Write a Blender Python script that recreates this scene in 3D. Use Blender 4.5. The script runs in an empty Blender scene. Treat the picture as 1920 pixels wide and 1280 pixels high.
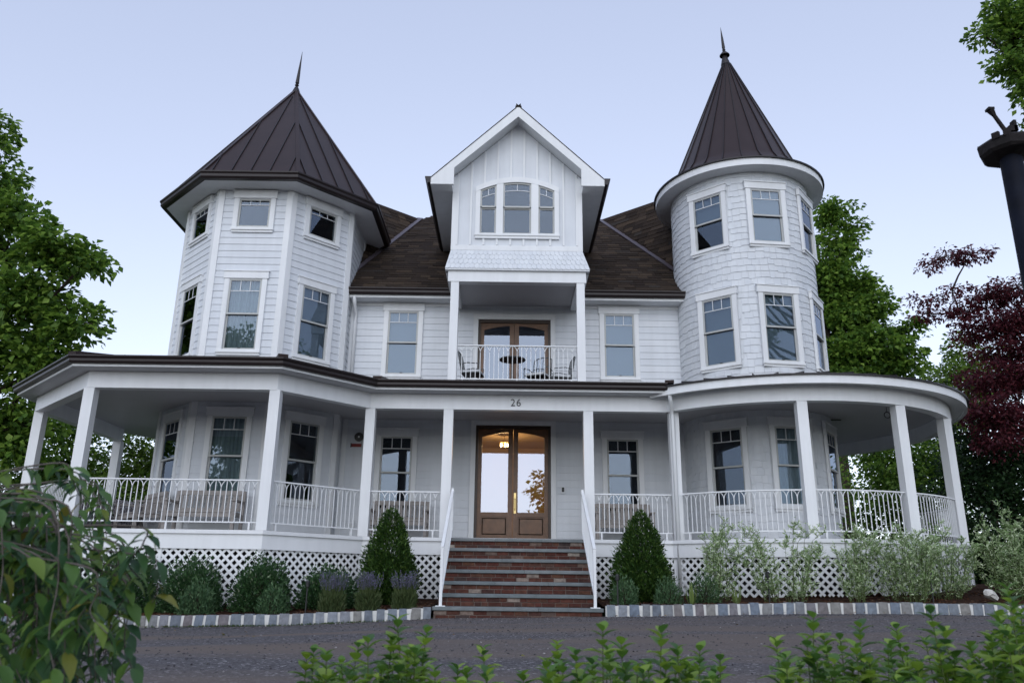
import bpy, math, random
import numpy as np
from mathutils import Matrix, Vector
random.seed(7); RNG = np.random.default_rng(11)
sc = bpy.context.scene
rad = math.radians

# ---------------------------------------------------------------- camera
cam_d = bpy.data.cameras.new('camera'); cam = bpy.data.objects.new('camera', cam_d); sc.collection.objects.link(cam)
cam_d.sensor_width = 36.0; cam_d.lens = 1493.0/1920*36.0; cam_d.clip_start = .05; cam_d.clip_end = 6000
_p, _r, _y = rad(17.063), rad(.737), rad(-.12)
_f = Vector((-math.sin(_y)*math.cos(_p), math.cos(_y)*math.cos(_p), math.sin(_p)))
_r0 = Vector((math.cos(_y), math.sin(_y), 0)); _u0 = _r0.cross(_f)
_R = _r0*math.cos(_r)+_u0*math.sin(_r); _U = -_r0*math.sin(_r)+_u0*math.cos(_r)
cam.matrix_world = Matrix(((_R.x, _U.x, -_f.x, 0), (_R.y, _U.y, -_f.y, 0), (_R.z, _U.z, -_f.z, .501), (0, 0, 0, 1)))
cam_d.dof.use_dof = True; cam_d.dof.focus_distance = 15.5; cam_d.dof.aperture_fstop = 4.5
sc.camera = cam

# ---------------------------------------------------------------- sky, sun, exposure
SUN_EL, SUN_AZ = 23.0, -172.0        # the low, veiled sun stands behind the photographer (azimuth from +Y, clockwise)
w = bpy.data.worlds.new('World'); sc.world = w; w.use_nodes = True
nt = w.node_tree; nt.nodes.clear()
sky = nt.nodes.new('ShaderNodeTexSky'); sky.sky_type = 'NISHITA'; sky.sun_disc = False
sky.sun_elevation = rad(SUN_EL); sky.sun_rotation = rad(SUN_AZ); sky.altitude = 100
sky.air_density = 1.0; sky.dust_density = .05; sky.ozone_density = 2.0
hs = nt.nodes.new('ShaderNodeHueSaturation'); hs.inputs['Saturation'].default_value = .4
mx = nt.nodes.new('ShaderNodeMixRGB'); mx.inputs[0].default_value = .42; mx.inputs[2].default_value = (2.72, 3.25, 4.95, 1)   # thin even veil of high cloud
bg = nt.nodes.new('ShaderNodeBackground'); bg.inputs[1].default_value = .12
wo = nt.nodes.new('ShaderNodeOutputWorld')
nt.links.new(sky.outputs[0], hs.inputs['Color']); nt.links.new(hs.outputs[0], mx.inputs[1]); nt.links.new(mx.outputs[0], bg.inputs[0]); nt.links.new(bg.outputs[0], wo.inputs[0])
sun_d = bpy.data.lights.new('sun', 'SUN'); sun_d.energy = .85; sun_d.angle = rad(80); sun_d.color = (1, .985, .97)
sun = bpy.data.objects.new('sun', sun_d); sc.collection.objects.link(sun)
_d = Vector((math.sin(rad(SUN_AZ))*math.cos(rad(SUN_EL)), math.cos(rad(SUN_AZ))*math.cos(rad(SUN_EL)), math.sin(rad(SUN_EL))))
sun.rotation_euler = _d.to_track_quat('Z', 'Y').to_euler()
sc.view_settings.view_transform = 'Standard'; sc.view_settings.look = 'None'; sc.view_settings.gamma = 1
sc.view_settings.exposure = .97; sc.view_settings.use_curve_mapping = False
sc.cycles.max_bounces = 8; sc.cycles.transparent_max_bounces = 12; sc.cycles.caustics_reflective = False; sc.cycles.caustics_refractive = False
sc.cycles.use_denoising = True

# ---------------------------------------------------------------- materials
def mat(name, color=(.8, .8, .8), rough=.5, spec=.5, metal=0., noise=0., nscale=8., bump=0., bscale=60., ramp=None, rnd=None, trans=0., dist=.01, streak=0.):
    m = bpy.data.materials.new(name); m.use_nodes = True
    t = m.node_tree; b = t.nodes['Principled BSDF']; L = t.links
    b.inputs['Roughness'].default_value = rough; b.inputs['Specular IOR Level'].default_value = spec; b.inputs['Metallic'].default_value = metal
    src = None
    if ramp:
        r = t.nodes.new('ShaderNodeValToRGB'); r.color_ramp.interpolation = 'LINEAR'
        els = r.color_ramp.elements
        while len(els) < len(ramp): els.new(.5)
        for e, (p, c) in zip(els, ramp): e.position = p; e.color = (*c, 1)
        if rnd == 'object':
            i = t.nodes.new('ShaderNodeObjectInfo'); L.new(i.outputs['Random'], r.inputs[0])
        else:
            i = t.nodes.new('ShaderNodeNewGeometry'); L.new(i.outputs['Random Per Island'], r.inputs[0])
        src = r.outputs[0]
    else:
        r = t.nodes.new('ShaderNodeRGB'); r.outputs[0].default_value = (*color, 1); src = r.outputs[0]
    tc = t.nodes.new('ShaderNodeTexCoord')
    geo = t.nodes.new('ShaderNodeNewGeometry')
    if noise > 0:
        n = t.nodes.new('ShaderNodeTexNoise'); n.inputs['Scale'].default_value = nscale; n.inputs['Detail'].default_value = 6; L.new(geo.outputs['Position'], n.inputs['Vector'])
        mr = t.nodes.new('ShaderNodeMapRange'); mr.inputs[1].default_value = .25; mr.inputs[2].default_value = .75; mr.inputs[3].default_value = 1-noise; mr.inputs[4].default_value = 1+noise*.6
        L.new(n.outputs['Fac'], mr.inputs[0])
        mu = t.nodes.new('ShaderNodeVectorMath'); mu.operation = 'SCALE'; L.new(src, mu.inputs[0]); L.new(mr.outputs[0], mu.inputs['Scale']); src = mu.outputs[0]
    if streak > 0:   # faint rain streaks and grime
        mp = t.nodes.new('ShaderNodeMapping'); mp.inputs['Scale'].default_value = (7, 7, .45); L.new(geo.outputs['Position'], mp.inputs[0])
        n3 = t.nodes.new('ShaderNodeTexNoise'); n3.inputs['Scale'].default_value = 1.; n3.inputs['Detail'].default_value = 4; L.new(mp.outputs[0], n3.inputs['Vector'])
        m3 = t.nodes.new('ShaderNodeMapRange'); m3.inputs[1].default_value = .35; m3.inputs[2].default_value = .7; m3.inputs[3].default_value = 1.; m3.inputs[4].default_value = 1-streak; L.new(n3.outputs['Fac'], m3.inputs[0])
        u3 = t.nodes.new('ShaderNodeVectorMath'); u3.operation = 'SCALE'; L.new(src, u3.inputs[0]); L.new(m3.outputs[0], u3.inputs['Scale']); src = u3.outputs[0]
    L.new(src, b.inputs['Base Color'])
    if bump > 0:
        n2 = t.nodes.new('ShaderNodeTexNoise'); n2.inputs['Scale'].default_value = bscale; n2.inputs['Detail'].default_value = 5; L.new(geo.outputs['Position'], n2.inputs['Vector'])
        bp = t.nodes.new('ShaderNodeBump'); bp.inputs['Strength'].default_value = bump; bp.inputs['Distance'].default_value = dist; L.new(n2.outputs['Fac'], bp.inputs['Height']); L.new(bp.outputs[0], b.inputs['Normal'])
    if trans > 0:
        tr = t.nodes.new('ShaderNodeBsdfTranslucent'); L.new(src, tr.inputs['Color']); ms = t.nodes.new('ShaderNodeMixShader'); ms.inputs[0].default_value = trans
        L.new(b.outputs[0], ms.inputs[1]); L.new(tr.outputs[0], ms.inputs[2]); L.new(ms.outputs[0], t.nodes['Material Output'].inputs[0])
    return m

def glass_mat(name, refl, tint=(.85, .9, .92)):
    m = bpy.data.materials.new(name); m.use_nodes = True; t = m.node_tree; t.nodes.clear(); L = t.links
    o = t.nodes.new('ShaderNodeOutputMaterial'); g = t.nodes.new('ShaderNodeBsdfGlossy'); g.inputs['Roughness'].default_value = .0; g.inputs['Color'].default_value = (.74, .84, 1, 1)
    tr = t.nodes.new('ShaderNodeBsdfTransparent'); tr.inputs[0].default_value = (*tint, 1); ms = t.nodes.new('ShaderNodeMixShader')
    lw = t.nodes.new('ShaderNodeLayerWeight'); lw.inputs[0].default_value = .3
    mr = t.nodes.new('ShaderNodeMapRange'); mr.inputs[3].default_value = refl; mr.inputs[4].default_value = 1.
    L.new(lw.outputs['Fresnel'], mr.inputs[0]); L.new(mr.outputs[0], ms.inputs[0]); L.new(tr.outputs[0], ms.inputs[1]); L.new(g.outputs[0], ms.inputs[2]); L.new(ms.outputs[0], o.inputs[0])
    # slight waviness of the panes
    geo = t.nodes.new('ShaderNodeNewGeometry'); n = t.nodes.new('ShaderNodeTexNoise'); n.inputs['Scale'].default_value = 1.6; L.new(geo.outputs['Position'], n.inputs['Vector'])
    bp = t.nodes.new('ShaderNodeBump'); bp.inputs['Strength'].default_value = .02; bp.inputs['Distance'].default_value = .02; L.new(n.outputs['Fac'], bp.inputs['Height']); L.new(bp.outputs[0], g.inputs['Normal'])
    return m

M = {}
M['white'] = mat('white_paint', (.77, .785, .80), .45, .4, streak=.06, noise=.05, nscale=1.3, bump=.05, bscale=30)
M['siding'] = mat('painted_siding', ramp=[(0, (.655, .685, .725)), (1, (.69, .715, .75))], rnd='object', rough=.55, spec=.35, streak=.07, noise=.05, nscale=2.2, bump=.1, bscale=90)
M['shingle_white'] = mat('painted_shingle', ramp=[(0, (.655, .685, .725)), (1, (.70, .725, .755))], streak=.07, rough=.6, spec=.3, noise=.05, nscale=5, bump=.12, bscale=90)
M['shingle_white_o'] = mat('painted_shingle_piece', ramp=[(0, (.655, .685, .725)), (1, (.70, .725, .755))], streak=.07, rnd='object', rough=.6, spec=.3, noise=.05, nscale=5, bump=.12, bscale=90)
M['deck'] = mat('deck_boards', (.16, .155, .15), .8, .3, noise=.2, nscale=6)
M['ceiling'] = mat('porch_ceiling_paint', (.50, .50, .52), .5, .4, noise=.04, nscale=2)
M['sash'] = mat('taupe_sash', (.42, .43, .42), .4, .5)
M['muntin'] = mat('muntin_white', (.7, .72, .74), .4, .5)
M['gutter'] = mat('gutter_brown', (.018, .012, .012), .4, .35)
M['brown'] = mat('brown_metal', (.029, .018, .018), .40, .24, noise=.15, nscale=2.5, bump=.03, bscale=3, dist=.02)
M['seam'] = mat('brown_metal_seam', (.013, .010, .012), .42, .4)
M['flash'] = mat('valley_metal', (.085, .07, .085), .35, .6, noise=.1, nscale=4)
M['roofsh'] = mat('asphalt_shingle', ramp=[(0, (.021, .015, .012)), (.35, (.038, .027, .020)), (.6, (.027, .020, .017)), (.85, (.062, .044, .031)), (1, (.036, .030, .027))], rough=.9, spec=.15, noise=.25, nscale=40, bump=.4, bscale=220, dist=.004)
M['roofdeck'] = mat('roof_underlay', (.022, .016, .013), .95, .1)
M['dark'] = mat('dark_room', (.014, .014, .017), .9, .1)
M['hall'] = mat('hall_plaster', (.55, .42, .27), .8, .2)
M['wood'] = mat('door_wood', (.155, .072, .032), .38, .5, noise=.3, nscale=9, bump=.05, bscale=40)
M['wood_dark'] = mat('door_frame_wood', (.035, .018, .010), .4, .5, noise=.3, nscale=9)
M['brass'] = mat('brass', (.6, .45, .2), .3, .5, metal=1)
M['glass'] = glass_mat('window_glass', .03)
M['glass_blind'] = glass_mat('window_glass_upper', .10)
M['glass_door'] = glass_mat('coated_door_glass', .26)
M['blind'] = mat('blind_slats', (.24, .28, .33), .6, .3)
M['curtain'] = mat('curtain_cloth', (.27, .31, .32), .9, .1, noise=.12, nscale=6)
M['bluestone'] = mat('bluestone', ramp=[(0, (.13, .155, .165)), (1, (.19, .205, .21))], rnd='object', rough=.75, spec=.3, noise=.22, nscale=7, bump=.2, bscale=70)
M['brick'] = mat('old_brick', ramp=[(0, (.066, .026, .020)), (.25, (.088, .031, .024)), (.45, (.098, .042, .030)), (.6, (.056, .028, .025)), (.72, (.11, .050, .032)), (.84, (.055, .040, .038)), (.93, (.16, .11, .09)), (1, (.36, .32, .28))], rnd='object', rough=.9, spec=.2, noise=.45, nscale=16, bump=.6, bscale=120, dist=.006)
M['mortar'] = mat('mortar', (.15, .12, .105), .95, .1, noise=.3, nscale=20, bump=.4, bscale=120)
M['mortar_white'] = mat('white_mortar', (.62, .62, .60), .9, .2, noise=.12, nscale=14, bump=.3, bscale=80)
M['block'] = mat('granite_block', ramp=[(0, (0.138, 0.156, 0.188)), (.3, (0.200, 0.225, 0.250)), (.5, (0.156, 0.188, 0.237)), (.7, (0.225, 0.219, 0.206)), (.85, (0.163, 0.144, 0.150)), (1, (0.250, 0.275, 0.312))], rnd='object', rough=.85, spec=.3, noise=.3, nscale=18, bump=.5, bscale=60, dist=.01)
M['teak'] = mat('weathered_teak', (.33, .305, .29), .8, .2, noise=.25, nscale=9, bump=.2, bscale=60)
M['cushion_trim'] = mat('cushion_dark_trim', (.10, .09, .10), .9, .1)
M['black'] = mat('black_metal', (.016, .017, .018), .45, .5)
M['chair'] = mat('grey_green_metal', (.075, .085, .09), .45, .5)
M['seatpad'] = mat('seat_pad', (.62, .64, .66), .85, .2)
M['bell'] = mat('bell_black', (.02, .018, .018), .35, .5)
M['red'] = mat('red_sign', (.20, .022, .02), .5, .4)
M['pole'] = mat('pole_paint', (.006, .008, .017), .6, .12, noise=.5, nscale=9, bump=.25, bscale=25)
M['rust'] = mat('pole_cap_rust', (.012, .009, .009), .8, .3, noise=.5, nscale=20, bump=.6, bscale=40)
M['bark'] = mat('bark', (.055, .043, .034), .95, .1, noise=.4, nscale=12, bump=.8, bscale=35, dist=.03)
M['bark_grey'] = mat('bark_grey', (.12, .105, .095), .95, .1, noise=.3, nscale=12, bump=.6, bscale=40, dist=.01)
M['stem_green'] = mat('green_stem', (.075, .10, .035), .7, .2)
M['stone'] = mat('pale_stone', (.55, .53, .50), .9, .2, noise=.2, nscale=12, bump=.5, bscale=30)

def leafmat(name, ramp, trans=.35, rough=.5, spec=.3): M[name] = mat(name, ramp=ramp, rough=rough, spec=spec, trans=trans)
leafmat('leaf_maple', [(0, (0.045, 0.100, 0.020)), (.4, (0.106, 0.206, 0.033)), (.75, (0.188, 0.312, 0.045)), (1, (0.288, 0.425, 0.075))], trans=.48)
leafmat('leaf_light', [(0, (.060, .12, .022)), (.5, (.12, .21, .03)), (1, (.20, .29, .05))], trans=.45)
leafmat('leaf_dark', [(0, (.012, .032, .013)), (.6, (.025, .060, .020)), (1, (.045, .090, .028))])
leafmat('leaf_red', [(0, (0.055, 0.014, 0.024)), (.5, (0.095, 0.021, 0.032)), (1, (0.170, 0.038, 0.045))], trans=.45)
leafmat('leaf_azalea', [(0, (0.022, 0.058, 0.022)), (.6, (0.043, 0.102, 0.036)), (.9, (0.066, 0.138, 0.048)), (.96, (0.096, 0.168, 0.072)), (1, (0.312, 0.360, 0.240))], trans=.2, rough=.4)
leafmat('leaf_sage', [(0, (.045, .095, .045)), (.6, (.075, .15, .065)), (1, (.12, .20, .09))], trans=.25)
leafmat('leaf_yew', [(0, (.016, .045, .010)), (.5, (.036, .085, .016)), (.85, (.07, .135, .026)), (1, (.11, .18, .035))], trans=.2)
leafmat('leaf_lav', [(0, (.050, .085, .030)), (1, (.10, .13, .05))], trans=.25)
leafmat('flower_lav', [(0, (.10, .095, .17)), (.6, (.14, .13, .23)), (1, (.21, .18, .36))], trans=.2)
leafmat('leaf_willow', [(0, (0.159, 0.268, 0.091)), (.35, (0.268, 0.390, 0.159)), (.7, (0.451, 0.561, 0.317)), (1, (0.708, 0.769, 0.561))], trans=.3)
leafmat('leaf_iris', [(0, (.10, .16, .04)), (1, (.18, .24, .06))], trans=.3)
leafmat('leaf_cherry', [(0, (.030, .080, .034)), (.35, (.058, .135, .045)), (.7, (.105, .205, .045)), (.975, (.18, .27, .05)), (1, (.22, .18, .035))], trans=.42, rough=.4, spec=.4)
leafmat('leaf_privet', [(0, (.055, .13, .034)), (.35, (.10, .21, .036)), (.7, (.19, .32, .04)), (1, (.31, .44, .06))], trans=.4, rough=.4, spec=.4)
leafmat('grass_tuft', [(0, (.035, .07, .018)), (1, (.08, .12, .03))], trans=.25)
M['gravel_stone'] = mat('gravel_stones', ramp=[(0, (.045, .042, .048)), (.6, (.085, .080, .088)), (.95, (.13, .125, .13)), (1, (.42, .40, .40))], rough=.9, spec=.25)
M['chip'] = mat('mulch_chips', ramp=[(0, (.035, .018, .012)), (.5, (.075, .036, .022)), (.9, (.12, .062, .038)), (1, (.22, .15, .10))], rough=.95, spec=.1)

# ---------------------------------------------------------------- object helpers
C = sc.collection
WM = {}
def link(o, parent=None, local=False):
    C.objects.link(o)
    if parent is not None:
        o.parent = parent
        if not local: o.matrix_parent_inverse = WM[parent].inverted()
    WM[o] = (WM[parent] @ o.matrix_basis) if (parent is not None and local) else o.matrix_basis.copy()
    return o
def tag(o, label=None, cat=None, group=None, kind=None):
    if label: o['label'] = label
    if cat: o['category'] = cat
    if group: o['group'] = group
    if kind: o['kind'] = kind
    return o
def empty(name, loc=(0, 0, 0), rz=0., parent=None, mw=None, local=False):
    o = bpy.data.objects.new(name, None); o.empty_display_size = .2
    o.matrix_basis = mw if mw is not None else (Matrix.Translation(Vector(loc)) @ Matrix.Rotation(rz, 4, 'Z'))
    return link(o, parent, local)
def thing(name, label, cat, loc=(0, 0, 0), rz=0., group=None):
    return tag(empty(name, loc, rz), label, cat, group)

class MB:
    def __init__(s): s.v = []; s.f = []
    def add(s, vs, fs):
        n = len(s.v); s.v += [tuple(x) for x in vs]; s.f += [tuple(i+n for i in f) for f in fs]; return s
    def hexa(s, a): # 8 verts: bottom 4 ccw, top 4 ccw
        return s.add(a, [(3, 2, 1, 0), (4, 5, 6, 7), (0, 1, 5, 4), (1, 2, 6, 5), (2, 3, 7, 6), (3, 0, 4, 7)])
    def box(s, x0, x1, y0, y1, z0, z1):
        return s.hexa([(x0, y0, z0), (x1, y0, z0), (x1, y1, z0), (x0, y1, z0), (x0, y0, z1), (x1, y0, z1), (x1, y1, z1), (x0, y1, z1)])
    def bar(s, a, b, w, t, up=(0, 0, 1)): # square bar from a to b, width w (sideways), thickness t (along up)
        a = Vector(a); b = Vector(b); d = (b-a).normalized(); u = Vector(up); sd = d.cross(u)
        if sd.length < 1e-5: sd = d.cross(Vector((0, 1, 0)))
        sd.normalize(); u = sd.cross(d).normalized(); sd = sd*(w/2); u = u*(t/2)
        return s.hexa([a-sd-u, a+sd-u, b+sd-u, b-sd-u, a-sd+u, a+sd+u, b+sd+u, b-sd+u])
    def tube(s, pts, rs, n=6, cap=True):
        pts = [Vector(p) for p in pts]; k0 = len(s.v); ref = Vector((.31, .17, .93))
        for i, p in enumerate(pts):
            d = (pts[min(i+1, len(pts)-1)]-pts[max(i-1, 0)]).normalized(); sx = d.cross(ref)
            if sx.length < 1e-4: sx = d.cross(Vector((1, 0, 0)))
            sx.normalize(); sy = d.cross(sx)
            r = rs[i] if hasattr(rs, '__len__') else rs
            for k in range(n):
                a = 2*math.pi*k/n; s.v.append(tuple(p+sx*(r*math.cos(a))+sy*(r*math.sin(a))))
        for i in range(len(pts)-1):
            for k in range(n):
                a = k0+i*n+k; b = k0+i*n+(k+1) % n; s.f.append((a, b, b+n, a+n))
        if cap:
            s.f.append(tuple(k0+k for k in reversed(range(n)))); m = k0+(len(pts)-1)*n; s.f.append(tuple(m+k for k in range(n)))
        return s
    def lathe(s, prof, n=24, c=(0, 0), tilt=None):
        k0 = len(s.v)
        for r, z in prof:
            for k in range(n):
                a = 2*math.pi*k/n; s.v.append((c[0]+r*math.cos(a), c[1]+r*math.sin(a), z))
        for i in range(len(prof)-1):
            for k in range(n):
                a = k0+i*n+k; b = k0+i*n+(k+1) % n; s.f.append((a, b, b+n, a+n))
        return s
    def prism(s, poly, y0, y1): # poly in x,z
        n = len(poly); vs = [(x, y0, z) for x, z in poly]+[(x, y1, z) for x, z in poly]
        fs = [tuple(range(n)), tuple(range(2*n-1, n-1, -1))]+[(i, i+n, (i+1) % n+n, (i+1) % n) for i in range(n)]
        return s.add(vs, fs)
    def sheet(s, poly, t=.02): # poly of 3D points, thickness downward
        n = len(poly); vs = list(poly)+[(x, y, z-t) for x, y, z in poly]
        fs = [tuple(range(n)), tuple(range(2*n-1, n-1, -1))]+[((i+1) % n, i, i+n, (i+1) % n+n) for i in range(n)]
        return s.add(vs, fs)
    def mesh(s, name):
        me = bpy.data.meshes.new(name); me.from_pydata(s.v, [], s.f); me.update(); return me
    def obj(s, name, m, parent=None, local=False, smooth=False, loc=None):
        me = s.mesh(name); me.materials.append(M[m] if isinstance(m, str) else m)
        if smooth: me.polygons.foreach_set('use_smooth', [True]*len(me.polygons))
        o = bpy.data.objects.new(name, me)
        return link(o, parent, local)

def inst(name, me, m4, parent=None, local=False):
    o = bpy.data.objects.new(name, me); o.matrix_basis = m4; return link(o, parent, local)

def npmesh(name, V, Fc, m, parent=None, nper=4, smooth=False):
    V = np.asarray(V, np.float32).reshape(-1, 3); Fc = np.asarray(Fc, np.int32).reshape(-1, nper)
    me = bpy.data.meshes.new(name); me.vertices.add(len(V)); me.vertices.foreach_set('co', V.ravel())
    me.loops.add(Fc.size); me.loops.foreach_set('vertex_index', Fc.ravel())
    me.polygons.add(len(Fc)); me.polygons.foreach_set('loop_start', np.arange(0, Fc.size, nper, dtype=np.int32)); me.polygons.foreach_set('loop_total', np.full(len(Fc), nper, np.int32))
    me.update(calc_edges=True); me.validate()
    if smooth: me.polygons.foreach_set('use_smooth', np.ones(len(Fc), bool))
    me.materials.append(M[m] if isinstance(m, str) else m)
    return link(bpy.data.objects.new(name, me), parent)

# polyline offset with mitred corners, outward = right-hand side of travel
def offset(pts, d):
    out = []
    for i, p in enumerate(pts):
        ns = []
        for a, b in ((i-1, i), (i, i+1)):
            if 0 <= a and b < len(pts):
                dx, dy = pts[b][0]-pts[a][0], pts[b][1]-pts[a][1]; l = math.hypot(dx, dy); ns.append((dy/l, -dx/l))
        if len(ns) == 1: n = ns[0]; k = 1
        else:
            n = (ns[0][0]+ns[1][0], ns[0][1]+ns[1][1]); l = math.hypot(*n); n = (n[0]/l, n[1]/l); k = 1/max(.3, n[0]*ns[0][0]+n[1]*ns[0][1])
        out.append((p[0]+n[0]*d*k, p[1]+n[1]*d*k))
    return out
def sweep(pts, prof): # closed profile [(offset,z)...] along an open polyline
    mb = MB(); n = len(prof); rings = [offset(pts, o) for o, z in prof]
    vs = [(rings[j][i][0], rings[j][i][1], prof[j][1]) for i in range(len(pts)) for j in range(n)]
    fs = [(i*n+j, i*n+(j+1) % n, (i+1)*n+(j+1) % n, (i+1)*n+j) for i in range(len(pts)-1) for j in range(n)]
    fs += [tuple(reversed(range(n))), tuple((len(pts)-1)*n+j for j in range(n))]
    return mb.add(vs, fs)
# ================================================================ GROUND
def interp(x, xs, ys): return float(np.interp(x, xs, ys))
GX = [-40, -8, -5.5, -3.3, -1.9, -1.06, 1.4, 2.7, 4.3, 6, 8, 12, 40]; GZ = [-.25, -.18, -.14, -.10, -.03, .02, .07, .10, .15, .17, .16, .17, .3]
BX = [-14, -9, -6, -4, -2, 1.5, 3, 5.5, 7, 9, 14]; BZ = [.0, .08, .11, .18, .26, .30, .38, .44, .52, .64, .7]
def kerb_y(x):
    if x < 0: return interp(x, [-14, -8, -5.5, -3.3, -1.15], [11.6, 12.0, 12.22, 12.42, 12.78])
    return interp(x, [1.49, 4, 8, 14], [12.78, 12.72, 12.68, 12.3])
def drive_z(x, y):
    k = min(1, max(0, (y-3.0)/8)); bank = min(0, (y-4.3))*.22 if y < 4.3 else 0
    return interp(x, GX, GZ)*k + max(bank, -1.0)
def bed_z(x, y):
    ky = kerb_y(x); k = min(1, max(0, (y-ky-.1)/2.2)); a = interp(x, GX, GZ)+.15
    return a+(max(interp(x, BX, BZ), a+.02)-a)*k
def grid(xs, ys, fz): 
    V = [(x, y, fz(x, y)) for y in ys for x in xs]; n = len(xs)
    return V, [(j*n+i, j*n+i+1, (j+1)*n+i+1, (j+1)*n+i) for j in range(len(ys)-1) for i in range(n-1)]
# far ground reaching the horizon
far = MB().add([(-3000, -3000, -1.3), (3000, -3000, -1.3), (3000, 3000, -1.3), (-3000, 3000, -1.3)], [(0, 1, 2, 3)])
M['lawn'] = mat('lawn_ground', (.045, .075, .022), .95, .1, noise=.5, nscale=3, bump=.6, bscale=40, dist=.03)
tag(far.obj('ground', 'lawn'), kind='structure')
xs = list(np.linspace(-40, 40, 81)); ys = list(np.linspace(13, 60, 40))
V, Fc = grid(xs, ys, lambda x, y: (.08+.03*x if abs(x) < 12 else .08+.36*np.sign(x))*.9 - .02)
tag(npmesh('lawn', V, Fc, 'lawn'), kind='structure')
# gravel drive: procedural material with stones of two scales
def gravel_material():
    m = bpy.data.materials.new('gravel_drive'); m.use_nodes = True; t = m.node_tree; L = t.links; b = t.nodes['Principled BSDF']; b.inputs['Roughness'].default_value = .95; b.inputs['Specular IOR Level'].default_value = .15
    g = t.nodes.new('ShaderNodeNewGeometry')
    vo = t.nodes.new('ShaderNodeTexVoronoi'); vo.inputs['Scale'].default_value = 55; L.new(g.outputs['Position'], vo.inputs['Vector'])
    cr = t.nodes.new('ShaderNodeValToRGB'); cr.color_ramp.elements[0].color = (.056, .053, .058, 1); cr.color_ramp.elements[1].color = (.16, .152, .16, 1)
    e = cr.color_ramp.elements.new(.93); e.color = (.14, .133, .14, 1); cr.color_ramp.elements[-1].color = (.42, .41, .42, 1)
    sep = t.nodes.new('ShaderNodeSeparateColor'); L.new(vo.outputs['Color'], sep.inputs[0]); L.new(sep.outputs[0], cr.inputs[0])
    mp = t.nodes.new('ShaderNodeMapping'); mp.inputs['Scale'].default_value = (.22, 1.1, 1); L.new(g.outputs['Position'], mp.inputs[0])
    n = t.nodes.new('ShaderNodeTexNoise'); n.inputs['Scale'].default_value = .9; n.inputs['Detail'].default_value = 5; L.new(mp.outputs[0], n.inputs['Vector'])
    r2 = t.nodes.new('ShaderNodeValToRGB'); r2.color_ramp.elements[0].position = .40; r2.color_ramp.elements[1].position = .60; r2.color_ramp.elements[0].color = (0, 0, 0, 1); r2.color_ramp.elements[1].color = (.8, .8, .8, 1); L.new(n.outputs['Fac'], r2.inputs[0])
    # compacted wheel tracks along the drive
    sx = t.nodes.new('ShaderNodeSeparateXYZ'); L.new(g.outputs['Position'], sx.inputs[0]); fac = r2.outputs[0]
    for yc in (7.3, 9.4):
        a_ = t.nodes.new('ShaderNodeMath'); a_.operation = 'SUBTRACT'; a_.inputs[1].default_value = yc; L.new(sx.outputs['Y'], a_.inputs[0])
        b_ = t.nodes.new('ShaderNodeMath'); b_.operation = 'ABSOLUTE'; L.new(a_.outputs[0], b_.inputs[0])
        c_ = t.nodes.new('ShaderNodeMapRange'); c_.inputs[1].default_value = .12; c_.inputs[2].default_value = .55; c_.inputs[3].default_value = .55; c_.inputs[4].default_value = 0.; L.new(b_.outputs[0], c_.inputs[0])
        d_ = t.nodes.new('ShaderNodeMath'); d_.operation = 'MULTIPLY'; L.new(c_.outputs[0], d_.inputs[0]); L.new(n.outputs['Fac'], d_.inputs[1])
        e_ = t.nodes.new('ShaderNodeMath'); e_.operation = 'ADD'; e_.use_clamp = True; L.new(fac, e_.inputs[0]); L.new(d_.outputs[0], e_.inputs[1]); fac = e_.outputs[0]
    mx = t.nodes.new('ShaderNodeMixRGB'); mx.inputs[2].default_value = (.15, .124, .11, 1); L.new(fac, mx.inputs[0]); L.new(cr.outputs[0], mx.inputs[1]); L.new(mx.outputs[0], b.inputs['Base Color'])
    bp = t.nodes.new('ShaderNodeBump'); bp.inputs['Strength'].default_value = .9; bp.inputs['Distance'].default_value = .012; L.new(vo.outputs['Distance'], bp.inputs['Height']); L.new(bp.outputs[0], b.inputs['Normal'])
    return m
M['gravel'] = gravel_material()
xs = list(np.linspace(-30, 30, 121)); ys = [-60, -30, -10, -4, -2, 0, 1, 2, 3, 3.6, 4.3, 5, 6, 7, 8, 9, 10, 11, 11.6, 12.2, 12.6, 13.0, 13.4]
V, Fc = grid(xs, ys, lambda x, y: drive_z(x, y)+(.012*math.sin(x*1.7+y)*math.sin(y*1.3) if 4 < y < 12 else 0)-(.25 if y > 13.2 else 0))
tag(npmesh('gravel_driveway', V, Fc, 'gravel'), kind='structure')
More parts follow.
